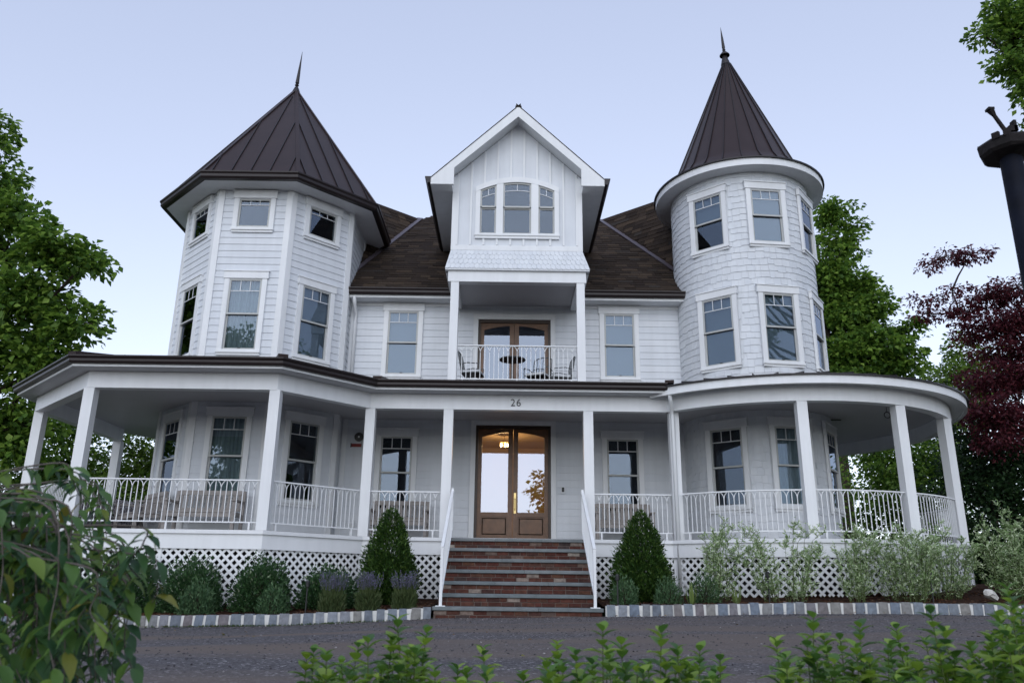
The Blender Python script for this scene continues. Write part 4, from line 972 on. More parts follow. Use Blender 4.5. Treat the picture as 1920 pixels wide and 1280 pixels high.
# iron stair railings
for x in (-1.03, 1.37):
    r = empty('stair_railing', (x, 14, .2), parent=None); r.parent = steps; r.matrix_parent_inverse = WM[steps].inverted()
    yb, yt = 12.99, 14.90; zb, zt_ = .19, 1.33; slope = (zt_-zb)/(yt-yb)
    MB().bar((x, yb, zb), (x, yb, zb+.90), .045, .045).obj('newel', 'white', r); MB().box(x-.075, x+.075, yb-.06, yb+.06, zb, zb+.012).obj('base_plate', 'white', r)
    MB().bar((x, yt, zt_), (x, yt, zt_+.89), .045, .045).obj('newel', 'white', r)
    top = MB().bar((x, yb-.02, zb+.88), (x, yt+.03, zt_+.86), .05, .03); top.obj('hand_rail', 'white', r)
    MB().bar((x, yb, zb+.17), (x, yt, zt_+.13), .04, .025).obj('bottom_rail', 'white', r)
    for k in range(1, 18):
        t = k/18; y = yb+(yt-yb)*t; z = zb+slope*(y-yb); MB().bar((x, y, z+.17), (x, y, z+.86), .0125, .0125).obj('picket', 'white', r)
# ================================================================ THINGS ON THE PORCH AND BALCONY
def bench(label, x, y, rz, wdt=1.25, z=ZF):
    b = thing('garden_bench', label, 'bench', (x, y, z), rz, 'teak benches on the porch')
    def add(name, mb): return mb.obj(name, 'teak', b, True)
    hw = wdt/2
    for s in (-1, 1):
        add('leg', MB().box(s*hw-.03, s*hw+.03, -.27, -.21, 0, .62)); 
        m = MB(); m.hexa([(s*hw-.03, .20, 0), (s*hw+.03, .20, 0), (s*hw+.03, .26, 0), (s*hw-.03, .26, 0), (s*hw-.03, .27, .86), (s*hw+.03, .27, .86), (s*hw+.03, .32, .86), (s*hw-.03, .32, .86)]); add('leg', m)
        add('armrest', MB().box(s*hw-.04, s*hw+.04, -.30, .27, .621, .655)); add('side_rail', MB().box(s*hw-.02, s*hw+.02, -.21, .20, .34, .40))
    add('apron', MB().box(-hw+.03, hw-.03, -.265, -.235, .33, .41))
    for k in range(5): add('seat_slat', MB().box(-hw+.031, hw-.031, -.28+k*.105, -.19+k*.105, .412, .435))
    add('top_rail', MB().hexa([(-hw+.031, .255, .78), (hw-.031, .255, .78), (hw-.031, .295, .78), (-hw+.031, .295, .78), (-hw+.031, .27, .87), (hw-.031, .27, .87), (hw-.031, .31, .87), (-hw+.031, .31, .87)]))
    add('back_rail', MB().box(-hw+.031, hw-.031, .225, .26, .47, .53))
    n = int((wdt-.1)/.095)
    for k in range(n):
        x_ = -hw+.03+(wdt-.06)*(k+.5)/n; add('back_slat', MB().hexa([(x_-.027, .238, .53), (x_+.027, .238, .53), (x_+.027, .252, .53), (x_-.027, .252, .53), (x_-.027, .272, .78), (x_+.027, .272, .78), (x_+.027, .286, .78), (x_-.027, .286, .78)]))
    return b
bench('weathered teak bench standing against the front face of the octagonal turret', -5.78, 15.45, 0, 1.28)
bench('weathered teak bench set at an angle beside the patterned sofa', -7.33, 16.15, rad(-48), 1.15)
bench('weathered teak bench behind the conical shrub left of the steps', -2.28, 17.0, 0, 1.15)
bench('weathered teak bench behind the conical shrub right of the steps', 2.42, 17.0, 0, 1.15)
# patterned outdoor sofa
def pattern_material():
    m = bpy.data.materials.new('patterned_cushion'); m.use_nodes = True; t = m.node_tree; L = t.links; b = t.nodes['Principled BSDF']; b.inputs['Roughness'].default_value = .95; b.inputs['Specular IOR Level'].default_value = .1
    g = t.nodes.new('ShaderNodeNewGeometry'); v = t.nodes.new('ShaderNodeTexVoronoi'); v.feature = 'DISTANCE_TO_EDGE'; v.inputs['Scale'].default_value = 11; L.new(g.outputs['Position'], v.inputs['Vector'])
    r = t.nodes.new('ShaderNodeValToRGB'); r.color_ramp.elements[0].position = .06; r.color_ramp.elements[1].position = .12; r.color_ramp.elements[0].color = (.55, .53, .54, 1); r.color_ramp.elements[1].color = (.21, .19, .21, 1); L.new(v.outputs['Distance'], r.inputs[0]); L.new(r.outputs[0], b.inputs['Base Color']); return m
M['pattern'] = pattern_material()
sofa = thing('outdoor_sofa', 'patterned grey and white sofa at the left end of the porch', 'sofa', (-8.45, 16.9, ZF), rad(-98))
def cush(name, x0, x1, y0, y1, z0, z1, mt='pattern'):
    e = .035; m = MB(); m.add([(x, y, z) for z, k in ((z0, e), (z0+e, 0), (z1-e, 0), (z1, e)) for x, y in ((x0+k, y0+k), (x1-k, y0+k), (x1-k, y1-k), (x0+k, y1-k))], [(3, 2, 1, 0), (12, 13, 14, 15)]+[(i*4+j, i*4+(j+1) % 4, i*4+4+(j+1) % 4, i*4+4+j) for i in range(3) for j in range(4)]); return m.obj(name, mt, sofa, True)
for k in range(3):
    x0 = -1.2+.8*k; cush('seat_cushion', x0+.005, x0+.795, -.38, .2, .26, .44); cush('back_cushion', x0+.005, x0+.795, .2, .40, .44, .78)
cush('base', -1.25, 1.25, -.40, .44, .08, .255, 'cushion_trim'); cush('arm', -1.38, -1.21, -.42, .42, .08, .62, 'pattern'); cush('arm', 1.21, 1.38, -.42, .42, .08, .62, 'pattern')
for x_ in (-1.2, 1.2):
    for y_ in (-.34, .36): MB().box(x_-.03, x_+.03, y_-.03, y_+.03, 0, .081).obj('leg', 'teak', sofa, True)
# bistro table and chairs on the balcony
tb = thing('bistro_table', 'small round black table in the middle of the balcony', 'table', (.05, 16.6, 4.455))
MB().lathe([(.001, .742), (.27, .742), (.285, .735), (.285, .715), (.27, .708), (.001, .708)], 28).obj('table_top', 'black', tb, True); MB().lathe([(.022, .02), (.022, .71)], 10).obj('pedestal', 'chair', tb, True); MB().lathe([(.001, .03), (.2, .02), (.21, 0), (.001, 0)], 20).obj('base', 'black', tb, True)
def chair(label, x, y, rz):
    c = thing('metal_chair', label, 'chair', (x, y, 4.455), rz, 'balcony chairs')
    t = lambda n, pts, r=.011: MB().tube(pts, r, 6).obj(n, 'chair', c, True)
    for s in (-1, 1):
        t('arm', [(s*.24, -.22, .02), (s*.24, -.23, .40), (s*.25, -.2, .60), (s*.25, .05, .63), (s*.24, .22, .60)]); t('leg', [(s*.22, .24, .02), (s*.22, .19, .42), (s*.21, .28, .88)])
    t('back_hoop', [(-.21, .28, .88), (-.12, .30, .93), (0, .305, .945), (.12, .30, .93), (.21, .28, .88)])
    for k in range(5): xx = -.14+.07*k; t('back_rod', [(xx, .20, .45), (xx, .295, .92)], .006)
    MB().box(-.23, .23, -.22, .21, .41, .43).obj('seat', 'chair', c, True); MB().box(-.21, .21, -.21, .17, .431, .475).obj('seat_pad', 'seatpad', c, True)
chair('metal chair with pale seat pad at the left end of the balcony', -.82, 16.75, rad(80))
chair('metal chair facing the balcony table on its right side', .62, 16.9, rad(-25))
chair('metal chair at the far right end of the balcony', 1.12, 17.05, rad(-80))
# alarm bell and sign on the wall, keypad by the door
bl = thing('alarm_bell', 'black round alarm bell above a red plate on the wall left of the front door', 'bell', (-3.33, YM-.03, 3.62))
o = MB().lathe([(.001, .0), (.03, .004), (.05, .012), (.09, .02), (.10, .03), (.10, .055), (.02, .06)], 24).obj('gong', 'bell', bl, True); o.matrix_basis = Matrix.Translation((0, .0, 0)) @ Matrix.Rotation(rad(90), 4, 'X') @ Matrix.Translation((0, 0, 0))
MB().lathe([(.001, .061), (.022, .064), (.022, .075), (.001, .078)], 12).obj('hub', 'muntin', bl, True).matrix_basis = Matrix.Rotation(rad(90), 4, 'X')
sg = thing('wall_plate', 'narrow red plate under the alarm bell', 'sign', (-3.38, YM-.03, 3.44)); MB().box(-.11, .11, -.012, .0, -.035, .035).obj('plate', 'red', sg, True); MB().box(-.128, -.111, -.03, .0, -.045, .045).obj('bracket', 'black', sg, True)
kp = thing('door_keypad', 'small dark keypad on the clapboards right of the front door', 'keypad', (1.19, YM-.03, 2.52)); MB().box(-.045, .045, -.03, .0, -.075, .075).obj('housing', 'muntin', kp, True); MB().box(-.028, .028, -.038, -.0305, -.045, .055).obj('screen', 'black', kp, True)
# little outdoor outlets low on the wall
ou = thing('wall_outlet', 'pale covered outlet low on the wall near the turret', 'outlet', (-3.37, YM-.03, 1.72)); MB().box(-.06, .06, -.03, 0, -.06, .06).obj('cover', 'muntin', ou, True); MB().box(-.03, .03, -.04, -.0305, -.03, .03).obj('flap', 'seatpad', ou, True)
# hook hanging from the round porch ceiling
hk = thing('ceiling_hook', 'small dark ring hanging from the round porch ceiling', 'hook', (7.55, 15.6, 4.02))
MB().tube([(.06*math.sin(a), 0, -.16+.06*math.cos(a)) for a in np.linspace(0, 6.28, 15)], .008, 6).obj('ring', 'black', hk, True); MB().tube([(0, 0, 0), (0, 0, -.1)], .006, 6).obj('shank', 'black', hk, True)
vt = thing('ceiling_vent', 'slim dark slot vent in the round porch ceiling', 'vent', (6.35, 15.5, 4.02)); MB().box(-.16, .16, -.03, .03, -.012, .0).obj('grille', 'black', vt, True)
vt.matrix_basis = Matrix.Translation((7.0, 16.9, 4.02)); WM[vt] = vt.matrix_basis.copy()
# garden stake lights in the beds
def stake(label, x, y):
    z = bed_z(x, y); s = thing('garden_stake', label, 'stake light', (x, y, z-.03), 0, 'dark garden stakes in the beds')
    MB().tube([(0, 0, 0), (0, 0, .42)], .012, 6).obj('stem', 'black', s, True); MB().lathe([(.014, .40), (.03, .41), (.034, .48), (.02, .50), (.001, .50)], 10).obj('head', 'black', s, True)
stake('dark garden stake beside the conical shrub right of the steps', 1.72, 12.97); stake('dark garden stake in front of the willow shrubs by the lattice', 4.07, 12.95); stake('dark garden stake near the right end of the curved lattice', 6.63, 12.98); stake('dark garden stake between the round shrubs left of the steps', -3.05, 12.75)
# pale stone in the right bed
st = MB().lathe([(.001, 0), (.09, .0), (.11, .05), (.08, .10), (.001, .12)], 9)
for i, v in enumerate(st.v): st.v[i] = (v[0]*1.3+random.uniform(-.015, .015), v[1]*.8+random.uniform(-.015, .015), v[2]+random.uniform(-.01, .01))
so = st.obj('pale_stone', 'stone'); so.location = (7.54, 13.0, bed_z(7.54, 13.0)+.08); so.rotation_euler = (0, .4, .4); tag(so, 'single pale stone lying in the mulch at the far right', 'stone')
# old lamp post close to the camera at the right edge
def aim(px, py, y):
    d = Vector(_f)+Vector(_R)*((px-960)/1493)-Vector(_U)*((py-640)/1493); return Vector((0, 0, .501))+d*(y/d.y)
lpz = aim(1893, 285, 4.6)
lp_ = thing('lamp_post', 'dark weathered metal post with a broken top at the right edge of the picture', 'post', (lpz.x, lpz.y, -.2))
H = lpz.z+.2
MB().lathe([(.09, 0), (.09, .3), (.070, .34), (.066, H)], 20).obj('shaft', 'pole', lp_, True, smooth=True)
cap = MB(); n = 9
prof = [(.068, H-.05), (.155, H-.03), (.172, H-.01), (.178, H+.05), (.16, H+.065), (.05, H+.08)]
cap.lathe(prof, n)
for i, v in enumerate(cap.v):
    k = random.uniform(-.010, .010); cap.v[i] = (v[0]*(1+k*3), v[1]*(1+k*3), v[2]+k)
cap.obj('cap', 'rust', lp_, True)
for k in (0, 2, 5, 6, 9, 11):
    a = k*math.tau/14+random.uniform(-.2, .2); MB().box(-.022, .022, -.012, .012, H+.04, H+.04+random.uniform(.03, .06)).obj('crown_tooth', 'rust', lp_, True).matrix_basis = Matrix.Rotation(a, 4, 'Z') @ Matrix.Translation((0, .16, 0))
MB().tube([(.045, 0, H+.06), (-.055, 0, H+.27), (-.075, 0, H+.31)], [.016, .014, .026], 6).obj('rod', 'rust', lp_, True); MB().box(-.098, -.058, -.022, .022, H+.308, H+.325).obj('rod_tip', 'rust', lp_, True)
MB().box(.02, .075, -.02, .02, H+.15, H+.19).obj('clip', 'rust', lp_, True); MB().box(.05, .07, -.02, .02, H+.15, H+.23).obj('clip_finger', 'rust', lp_, True)
MB().box(.055, .11, -.05, .03, H-.75, H-.38).obj('side_box', 'pole', lp_, True)
# ================================================================ PLANTS
def norm(a): return a/np.maximum(1e-9, np.linalg.norm(a, axis=-1, keepdims=True))
def leaf_mesh(name, pos, axis, nrm, L, Wd, m, parent, fold=.25, close=False):
    """pos: leaf base; axis: direction of the leaf; nrm: rough upper side"""
    n = len(pos); axis = norm(axis); side = norm(np.cross(axis, nrm)); up = np.cross(side, axis); L = np.broadcast_to(L, n)[:, None]; Wd = np.broadcast_to(Wd, n)[:, None]
    if not close:
        a = pos; t = pos+axis*L; mid = pos+axis*L*.45
        l = mid-side*Wd*.5+up*Wd*fold; r = mid+side*Wd*.5+up*Wd*fold
        V = np.stack([a, l, t, r], 1); F_ = np.array([(0, 2, 1), (0, 3, 2)])[None]+(np.arange(n)*4)[:, None, None]
        return npmesh(name, V, F_, m, parent, 3)
    ts = [0, .18, .45, .72, 1.]; ws = [.08, .72, 1., .62, .0]; dr = [0, .02, .0, -.08, -.22]; cols = []
    for t, w_, d in zip(ts, ws, dr):
        c = pos+axis*L*t+up*L*d; h = side*Wd*.5*w_; f_ = up*Wd*fold*w_*.5
        cols += [c-h+f_, c, c+h+f_]
    V = np.stack(cols, 1); q = []
    for i in range(4):
        for j in range(2): q.append((i*3+j, i*3+j+1, i*3+3+j+1, i*3+3+j))
    F_ = np.array(q)[None]+(np.arange(n)*15)[:, None, None]
    return npmesh(name, V, F_, m, parent, 4, smooth=True)
def blob_points(blobs, per, shell=.45):
    P = []; O = []
    for cx, cy, cz, rx, ry, rz, dens in blobs:
        n = int(per*dens*(rx*ry*rz)**(2/3))
        d = norm(RNG.normal(size=(n, 3))); r = RNG.random(n)**shell
        wob = .92+.2*np.sin(d[:, 0]*5+cx*3)*np.sin(d[:, 2]*6+cz*2)+.12*np.sin(d[:, 1]*9+cy)
        p = d*(r*wob)[:, None]*np.array([rx, ry, rz]); P.append(p+np.array([cx, cy, cz])); O.append(d)
    return np.concatenate(P), np.concatenate(O)
def foliage(name, blobs, m, parent, per=60, nleaf=22, rc=.28, leaf=.11, aspect=.7, gap=.35, droop=.35, zmin=None, shell=.45, seed=0):
    C_, O = blob_points(blobs, per, shell)
    # 3D "noise" gate opens gaps between the leaf clumps
    g = np.sin(C_[:, 0]*2.9+seed)*np.sin(C_[:, 1]*2.6+1.3*seed)*np.sin(C_[:, 2]*3.3+.7*seed)+RNG.normal(0, .25, len(C_))
    keep = g > -1+gap*1.6-.3; C_ = C_[keep]; O = O[keep]
    if zmin is not None: k = C_[:, 2] > zmin; C_ = C_[k]; O = O[k]
    n = len(C_); off = norm(RNG.normal(size=(n, nleaf, 3)))*(RNG.random((n, nleaf, 1))**.4)*np.array([1, 1, .6])*rc*1.7*RNG.uniform(.6, 1.2, (n, 1, 1))
    pos = (C_[:, None]+off).reshape(-1, 3); out = norm(off+O[:, None]*rc*.8).reshape(-1, 3)
    ax = norm(out*np.array([1, 1, .5])+RNG.normal(0, .45, (len(pos), 3))+np.array([0, 0, -droop]))
    nr = norm(RNG.normal(0, .55, (len(pos), 3))+np.array([0, 0, 1.])+out*.3)
    Ls = leaf*RNG.uniform(.65, 1.3, len(pos))
    leaf_mesh(name, pos, ax, nr, Ls, Ls*aspect, m, parent); return C_
def limbs(parent, base, top, r0, blobs, m='bark', twigs=None, bend=.25, chain=False):
    mb = MB(); base = Vector(base); top = Vector(top); pts = []
    for k in range(7): t = k/6; p = base.lerp(top, t); pts.append(p+Vector((math.sin(t*5)*bend*.4, math.cos(t*4)*bend*.4, 0))*(t*(1-t)*3))
    mb.tube(pts, [r0*(1.35 if k == 0 else 1-.11*k) for k in range(7)], 9)
    tips = []
    for b in blobs:
        if chain and tips:   # layered sprays: each grows from the nearest spray closer to the trunk
            c = Vector(b[:3]); near = min(tips, key=lambda q: (q[0]-c).length); s = near[0]; L_ = (c-s).length
            mb.tube([s, s.lerp(c, .35)+Vector((0, 0, .05*L_)), s.lerp(c, .7)+Vector((0, 0, .03*L_)), c], [.028, .022, .016, .009], 5, False); tips.append((c, .01, b)); continue
        c = Vector(b[:3]); t = min(.95, max(.25, (c.z-base.z)/(top.z-base.z+.01)-.2)); s = base.lerp(top, t); mid = s.lerp(c, .5)+Vector((0, 0, -.12*(c-s).length))
        r = r0*(1-.6*t)*.5; mb.tube([s, mid, c], [r, r*.7, r*.3], 6, False); tips.append((c, r*.3, b))
    mb.obj('trunk', m, parent, smooth=True)
    if twigs is not None and len(twigs):
        tw = MB(); cs = [np.array(b[:3]) for b in blobs]
        for p in twigs:
            d = [np.linalg.norm(p-c) for c in cs]; i = int(np.argmin(d)); c = Vector(cs[i]); p_ = Vector(p); tw.tube([c, c.lerp(p_, .5)+Vector((0, 0, .06)), p_], [.02*r0/.2, .012*r0/.2, .005], 4, False)
        tag(tw.obj('branches', m, parent), kind='stuff')
def tree(name, label, cat, base, top, r0, blobs, m, bark='bark', group=None, ntw=120, **kw):
    chain = kw.pop('chain', False)
    if chain: blobs = sorted(blobs, key=lambda q: (Vector(q[:3])-Vector(top)).length)
    t = thing(name, label, cat, base, 0, group); Cc = foliage('crown', blobs, m, t, **kw)
    tw = Cc[RNG.choice(len(Cc), min(ntw, len(Cc)), replace=False)] if len(Cc) else []
    limbs(t, base, top, r0, blobs, bark, tw, chain=chain); return t
def PB(items, y0): # blobs given by where they sit in the view at depth y: (px, py, depth, radius x, radius z [m], density)
    out = []
    for px, py, y, rx, rz, d in items: p = aim(px, py, y); out.append((p.x, p.y, p.z, rx, rx*.9, rz, d))
    return out
# --- big maple on the left
bl = PB([(-60, 330, 21, 1.5, 1.6, 1), (-90, 480, 21.5, 2.2, 1.8, 1), (20, 420, 21, 1.15, 1.0, 1), (95, 470, 20.6, 1.1, .75, 1), (165, 487, 20.5, .62, .42, 1), (60, 560, 21, 1.5, .9, 1), (140, 605, 20.6, .85, .62, 1), (-20, 640, 21, 1.7, 1.1, 1), (90, 680, 21, 1.1, .8, 1), (-60, 780, 21.5, 1.9, 1.4, 1), (30, 800, 21.3, 1.3, 1.1, .9), (-20, 250, 21.2, .7, .9, .8)], 21)
tree('maple_tree', 'large green maple rising behind the left end of the porch', 'tree', (-15.2, 22, -.4), (-14.6, 21.6, 9.5), .3, bl, 'leaf_maple', per=66, nleaf=26, rc=.24, leaf=.20, gap=.40, ntw=150)
# --- trees behind the left porch
bl = PB([(250, 850, 27, 1.5, 1.1, 1), (330, 870, 27.5, 1.4, 1.0, 1), (190, 900, 26.5, 1.6, 1.1, 1), (290, 930, 26.5, 1.8, 1.0, 1)], 27)
tree('lilac_tree', 'light green bushy tree seen between the left porch posts', 'tree', (-11.6, 27, -.4), (-11.4, 27, 3.2), .12, bl, 'leaf_light', per=70, nleaf=20, rc=.22, leaf=.14, gap=.2, seed=2, ntw=80)
bl = PB([(130, 800, 25.5, 1.1, .9, 1), (110, 880, 25, 1.3, 1.0, 1), (60, 900, 24.5, 1.5, 1.2, 1), (160, 940, 24.5, 1.6, .9, 1)], 25)
tree('hazel_tree', 'mid green leafy tree seen left of the leftmost porch bay', 'tree', (-14.2, 25.5, -.4), (-13.9, 25, 3.6), .14, bl, 'leaf_maple', per=75, nleaf=20, rc=.24, leaf=.15, gap=.2, seed=3, ntw=80)
# --- tall tree behind the round tower
bl = PB([(1562, 400, 31, .75, .7, 1), (1580, 450, 31, .9, .9, 1), (1555, 510, 31, 1.4, 1.2, 1), (1612, 540, 31, .8, .8, 1), (1590, 590, 31, 1.6, 1.0, 1), (1650, 570, 30.6, .6, .55, 1), (1640, 650, 30.5, 1.6, .6, 1), (1700, 615, 30.6, .75, .5, .9), (1600, 660, 31, 2.0, .8, 1), (1690, 685, 30.6, 1.1, .6, 1), (1540, 560, 31.5, 1.6, 1.6, 1), (1560, 690, 31, 2., 1., 1)], 31)
tree('oak_tree', 'tall green tree standing behind the round turret', 'tree', (13.2, 31.5, 0), (13.0, 31.2, 14.5), .3, bl, 'leaf_maple', per=60, nleaf=26, rc=.26, leaf=.22, gap=.28, seed=5, ntw=150)
# --- dark mixed trees behind the right porch
bl = PB([(1640, 850, 24, 1.3, 1.1, 1), (1700, 880, 23.5, 1.4, 1.3, 1), (1760, 850, 24, 1.2, 1.4, 1), (1660, 940, 23, 1.6, 1.2, 1), (1740, 960, 23, 1.6, 1.2, 1)], 24)
tree('holly_tree', 'dark green broad tree seen between the right porch posts', 'tree', (12.6, 24, 0), (12.4, 24, 4), .16, bl, 'leaf_maple', per=75, nleaf=20, rc=.26, leaf=.13, gap=.18, seed=7, ntw=60)
bl = PB([(1840, 830, 19, 1.2, 1.0, 1), (1900, 860, 19, 1.4, 1.3, 1), (1830, 920, 18.5, 1.2, 1.0, 1), (1900, 960, 18.5, 1.6, 1.3, 1), (1960, 900, 19, 1.6, 1.8, 1)], 19)
tree('yew_tree', 'very dark evergreen mass below the red maple', 'tree', (11.8, 19, .3), (11.8, 19, 4.2), .16, bl, 'leaf_dark', per=85, nleaf=22, rc=.24, leaf=.11, gap=.08, seed=8, ntw=40)
bl = PB([(1800, 660, 26, .8, .8, 1), (1780, 710, 25.5, 1.0, .7, 1), (1840, 720, 25.5, 1.1, .9, 1), (1860, 680, 26, .8, .7, .8), (1810, 770, 25, 1.2, .9, 1)], 26)
tree('ash_tree', 'lighter green tree peeping between round turret and red maple', 'tree', (15.6, 26, 0), (15.4, 26, 7.2), .16, bl, 'leaf_light', per=62, nleaf=20, rc=.26, leaf=.14, gap=.3, seed=9, ntw=60)
# --- red maple, layered sprays
bl = PB([(1775, 480, 18.2, 0.75, 0.15, 1.5), (1820, 478, 18.2, 0.61, 0.16, 1.5), (1730, 505, 18.2, 0.42, 0.10, 1.3), (1740, 560, 18.2, 0.61, 0.15, 1.1), (1785, 545, 18.2, 0.42, 0.17, 1), (1800, 590, 18.2, 0.91, 0.19, 1.4), (1850, 560, 18, 0.97, 0.27, 1.6), (1900, 545, 17.8, 0.98, 0.34, 1.8), (1870, 610, 17.8, 1.10, 0.29, 1.7), (1920, 600, 17.7, 1.10, 0.49, 2), (1820, 630, 18, 0.73, 0.17, 1.3), (1890, 660, 17.7, 0.98, 0.34, 1.9), (1870, 710, 17.7, 1.16, 0.37, 2), (1920, 720, 17.6, 1.10, 0.49, 2), (1850, 765, 17.5, 0.98, 0.34, 2), (1900, 790, 17.4, 1.10, 0.43, 2), (1960, 650, 17.7, 1.34, 1.22, 2), (1880, 830, 17.4, 0.86, 0.31, 1.2), (1740, 590, 18.2, 0.55, 0.11, 1)], 15)
tree('red_maple', 'dark red Japanese maple with layered sprays at the right edge', 'tree', (13.0, 18.3, .4), (12.6, 18.0, 6.0), .15, bl, 'leaf_red', chain=True, per=115, nleaf=17, rc=.11, leaf=.095, aspect=.5, gap=.25, seed=4, droop=.5, ntw=160)
# --- branch tips of a tree outside the frame, top right
bl = PB([(1875, 30, 11, .38, .32, 1.2), (1905, 70, 11, .42, .36, 1.2), (1850, 70, 11, .22, .22, 1.0), (1890, 120, 10.8, .30, .22, 1.2), (1925, 150, 10.8, .4, .3, 1.2), (1930, 190, 10.8, .28, .2, 1.), (1980, 80, 11, .8, .8, 1.2), (1990, 250, 11, .6, .5, 1.), (1925, 20, 11, .5, .4, 1.2)], 11)
tree('street_tree', 'green leafy branches hanging in at the top right corner', 'tree', (11.2, 11.5, 0), (10.2, 11.2, 9.5), .2, bl, 'leaf_maple', per=230, nleaf=20, rc=.11, leaf=.095, gap=.3, seed=6, ntw=90)
for k, (x, y, rx, rz, lb) in enumerate(((10.6, 18.5, 1.1, 1.0, 'dark low bush just right of the round porch'), (12.6, 17.2, 1.3, 1.1, 'dark low bush behind the last willow shrub'), (9.6, 22.5, 1.2, 1.2, 'dark bush deep behind the round porch railing'), (15.2, 18.0, 1.6, 1.4, 'dark bush at the far right edge below the red maple'), (12.5, 22.5, 1.6, 1.3, 'dark bush between holly and evergreen on the right'))):
    tree('laurel_bush', lb, 'bush', (x, y, .2), (x, y, 1.2), .06, [(x+dx*rx*.6, y+dy*.4, .45+rz*(.55+dz*.4), rx*.75, rx*.6, rz*.65, 1) for dx, dy, dz in ((-1, 0, 0), (1, 0, 0), (0, -1, .6), (0, 1, -.3))], 'leaf_dark', group='dark bushes on the right', per=95, nleaf=22, rc=.17, leaf=.12, gap=.0, seed=20+k, ntw=20)
for k, (x, y, rx, rz, lb) in enumerate(((-12.6, 22.5, 1.5, 1.3, 'green bush outside the left end of the porch'), (-10.2, 25.0, 1.5, 1.2, 'green bush behind the left porch railing'), (-16.5, 21.0, 1.6, 1.3, 'green bush at the far left edge under the maple'))):
    tree('laurel_bush', lb, 'bush', (x, y, -.3), (x, y, 1.2), .06, [(x+dx*rx*.6, y+dy*.4, -.1+rz*(.55+dz*.4), rx*.75, rx*.6, rz*.65, 1) for dx, dy, dz in ((-1, 0, 0), (1, 0, 0), (0, -1, .6), (0, 1, -.3))], 'leaf_maple', group='green bushes on the left', per=95, nleaf=22, rc=.17, leaf=.14, gap=.0, seed=30+k, ntw=20)
# --- trees across the road behind the photographer (they show as reflections in the glass)
for x, y, z, s, sd in ((3.3, -16, 5.0, 1.0, 1), (27, 6.5, 7.5, 2.3, 3), (-18, -20, 9.0, 2.3, 4)):  # the far left tree is added to darken reflections in the left windows
    b_ = [(x+RNG.uniform(-1.5, 1.5)*s, y+RNG.uniform(-1.2, 1.2)*s, z+RNG.uniform(-1.6, 2.6)*s, 1.3*s, 1.3*s, 1.1*s, .9) for _ in range(9)]
    tree('roadside_tree', {1: 'roadside tree mirrored in the right leaf of the front door', 2: 'tall roadside tree mirrored in the angled turret windows', 3: 'broad roadside tree right of the driveway, mirrored in the turret glass', 4: 'unseen tree added behind the photographer, far left, to darken window reflections'}[sd], 'tree', (x, y, -1.2), (x, y, z+1), .25*s, b_, 'leaf_maple', group='trees across the road', per=40, nleaf=12, rc=.4, leaf=.3, gap=.2, seed=sd, ntw=20)

# ---------------------------------------------------------------- shrubs in the beds
def dome_shrub(name, label, cat, x, y, r, h, m, leaf, n, aspect=.5, group=None, shape='round', upright=.3):
    z = bed_z(x, y)-.02; t = thing(name, label, cat, (x, y, z), 0, group)
    d = norm(RNG.normal(size=(n, 3))); d[:, 2] = np.abs(d[:, 2])
    ph = np.arctan2(d[:, 1], d[:, 0]); 
    if shape == 'cone':
        f_ = 1-np.sqrt(1-RNG.random(n))*1.0; f_ = np.clip(f_, 0, .995); rr = r*(1-f_**1.5)**.72*np.where(f_ < .2, .80+f_*1.0, 1.)*(1+.15*np.sin(ph*3+f_*6+x)*np.cos(f_*9+x)+.10*np.sin(ph*9+f_*21)+.08*np.sin(ph*17+f_*45)); k = RNG.random(n)**.25*(1+np.maximum(0, RNG.normal(0, .09, n)))
        P = np.stack([np.cos(ph)*rr*k, np.sin(ph)*rr*k, f_*h], 1); O = np.stack([np.cos(ph), np.sin(ph), np.full(n, .9)], 1)
    else:
        lump = 1+.13*np.sin(ph*4+x*7)*np.sin(d[:, 2]*5)+.08*np.sin(ph*9+d[:, 2]*8+x); k = RNG.random(n)**.3
        d2 = np.sign(d)*np.abs(d)**.92; P = d2*np.array([r, r, h])*.98*(lump*k)[:, None]; P[:, 2] = np.maximum(.02, P[:, 2]); O = d+np.array([0, 0, upright])
    ax = norm(norm(O)+RNG.normal(0, .42, (n, 3))); nr = norm(np.array([0, 0, 1.])+RNG.normal(0, .6, (n, 3)))
    Ls = leaf*RNG.uniform(.6, 1.3, n)
    leaf_mesh('leaves', P+np.array([x, y, z]), ax, nr, Ls, Ls*aspect, m, t)
    mb = MB()
    for k in range(10 if shape != 'cone' else 4):
        a = random.uniform(0, 6.28); e = random.uniform(.2, .75); mb.tube([(x, y, z-.02), (x+math.cos(a)*r*e*.4, y+math.sin(a)*r*e*.4, z+h*.4), (x+math.cos(a)*r*e, y+math.sin(a)*r*e, z+h*.8*(1-e*.3))], [.014, .009, .004], 5, False)
    mb.obj('stems', 'bark', t)
    return t
dome_shrub('conical_shrub', 'dense conical evergreen shrub left of the brick steps', 'shrub', -2.0, 14.0, .48, 1.60, 'leaf_yew', .06, 24000, .34, 'conical evergreens beside the steps', 'cone')
dome_shrub('conical_shrub', 'dense conical evergreen shrub right of the brick steps', 'shrub', 2.28, 14.0, .50, 1.50, 'leaf_yew', .06, 24000, .34, 'conical evergreens beside the steps', 'cone')
az = 'rounded shrubs along the left lattice'
dome_shrub('azalea_shrub', 'dark rounded shrub half hidden behind the weeping tree', 'shrub', -5.95, 13.0, .52, .92, 'leaf_azalea', .048, 9000, .5, az)
dome_shrub('azalea_shrub', 'dark rounded shrub under the post between the second and third bay', 'shrub', -4.93, 13.05, .50, .80, 'leaf_azalea', .048, 9000, .5, az)
dome_shrub('azalea_shrub', 'dark rounded shrub in front of the angled left lattice', 'shrub', -3.85, 13.1, .48, .80, 'leaf_azalea', .048, 9000, .5, az)
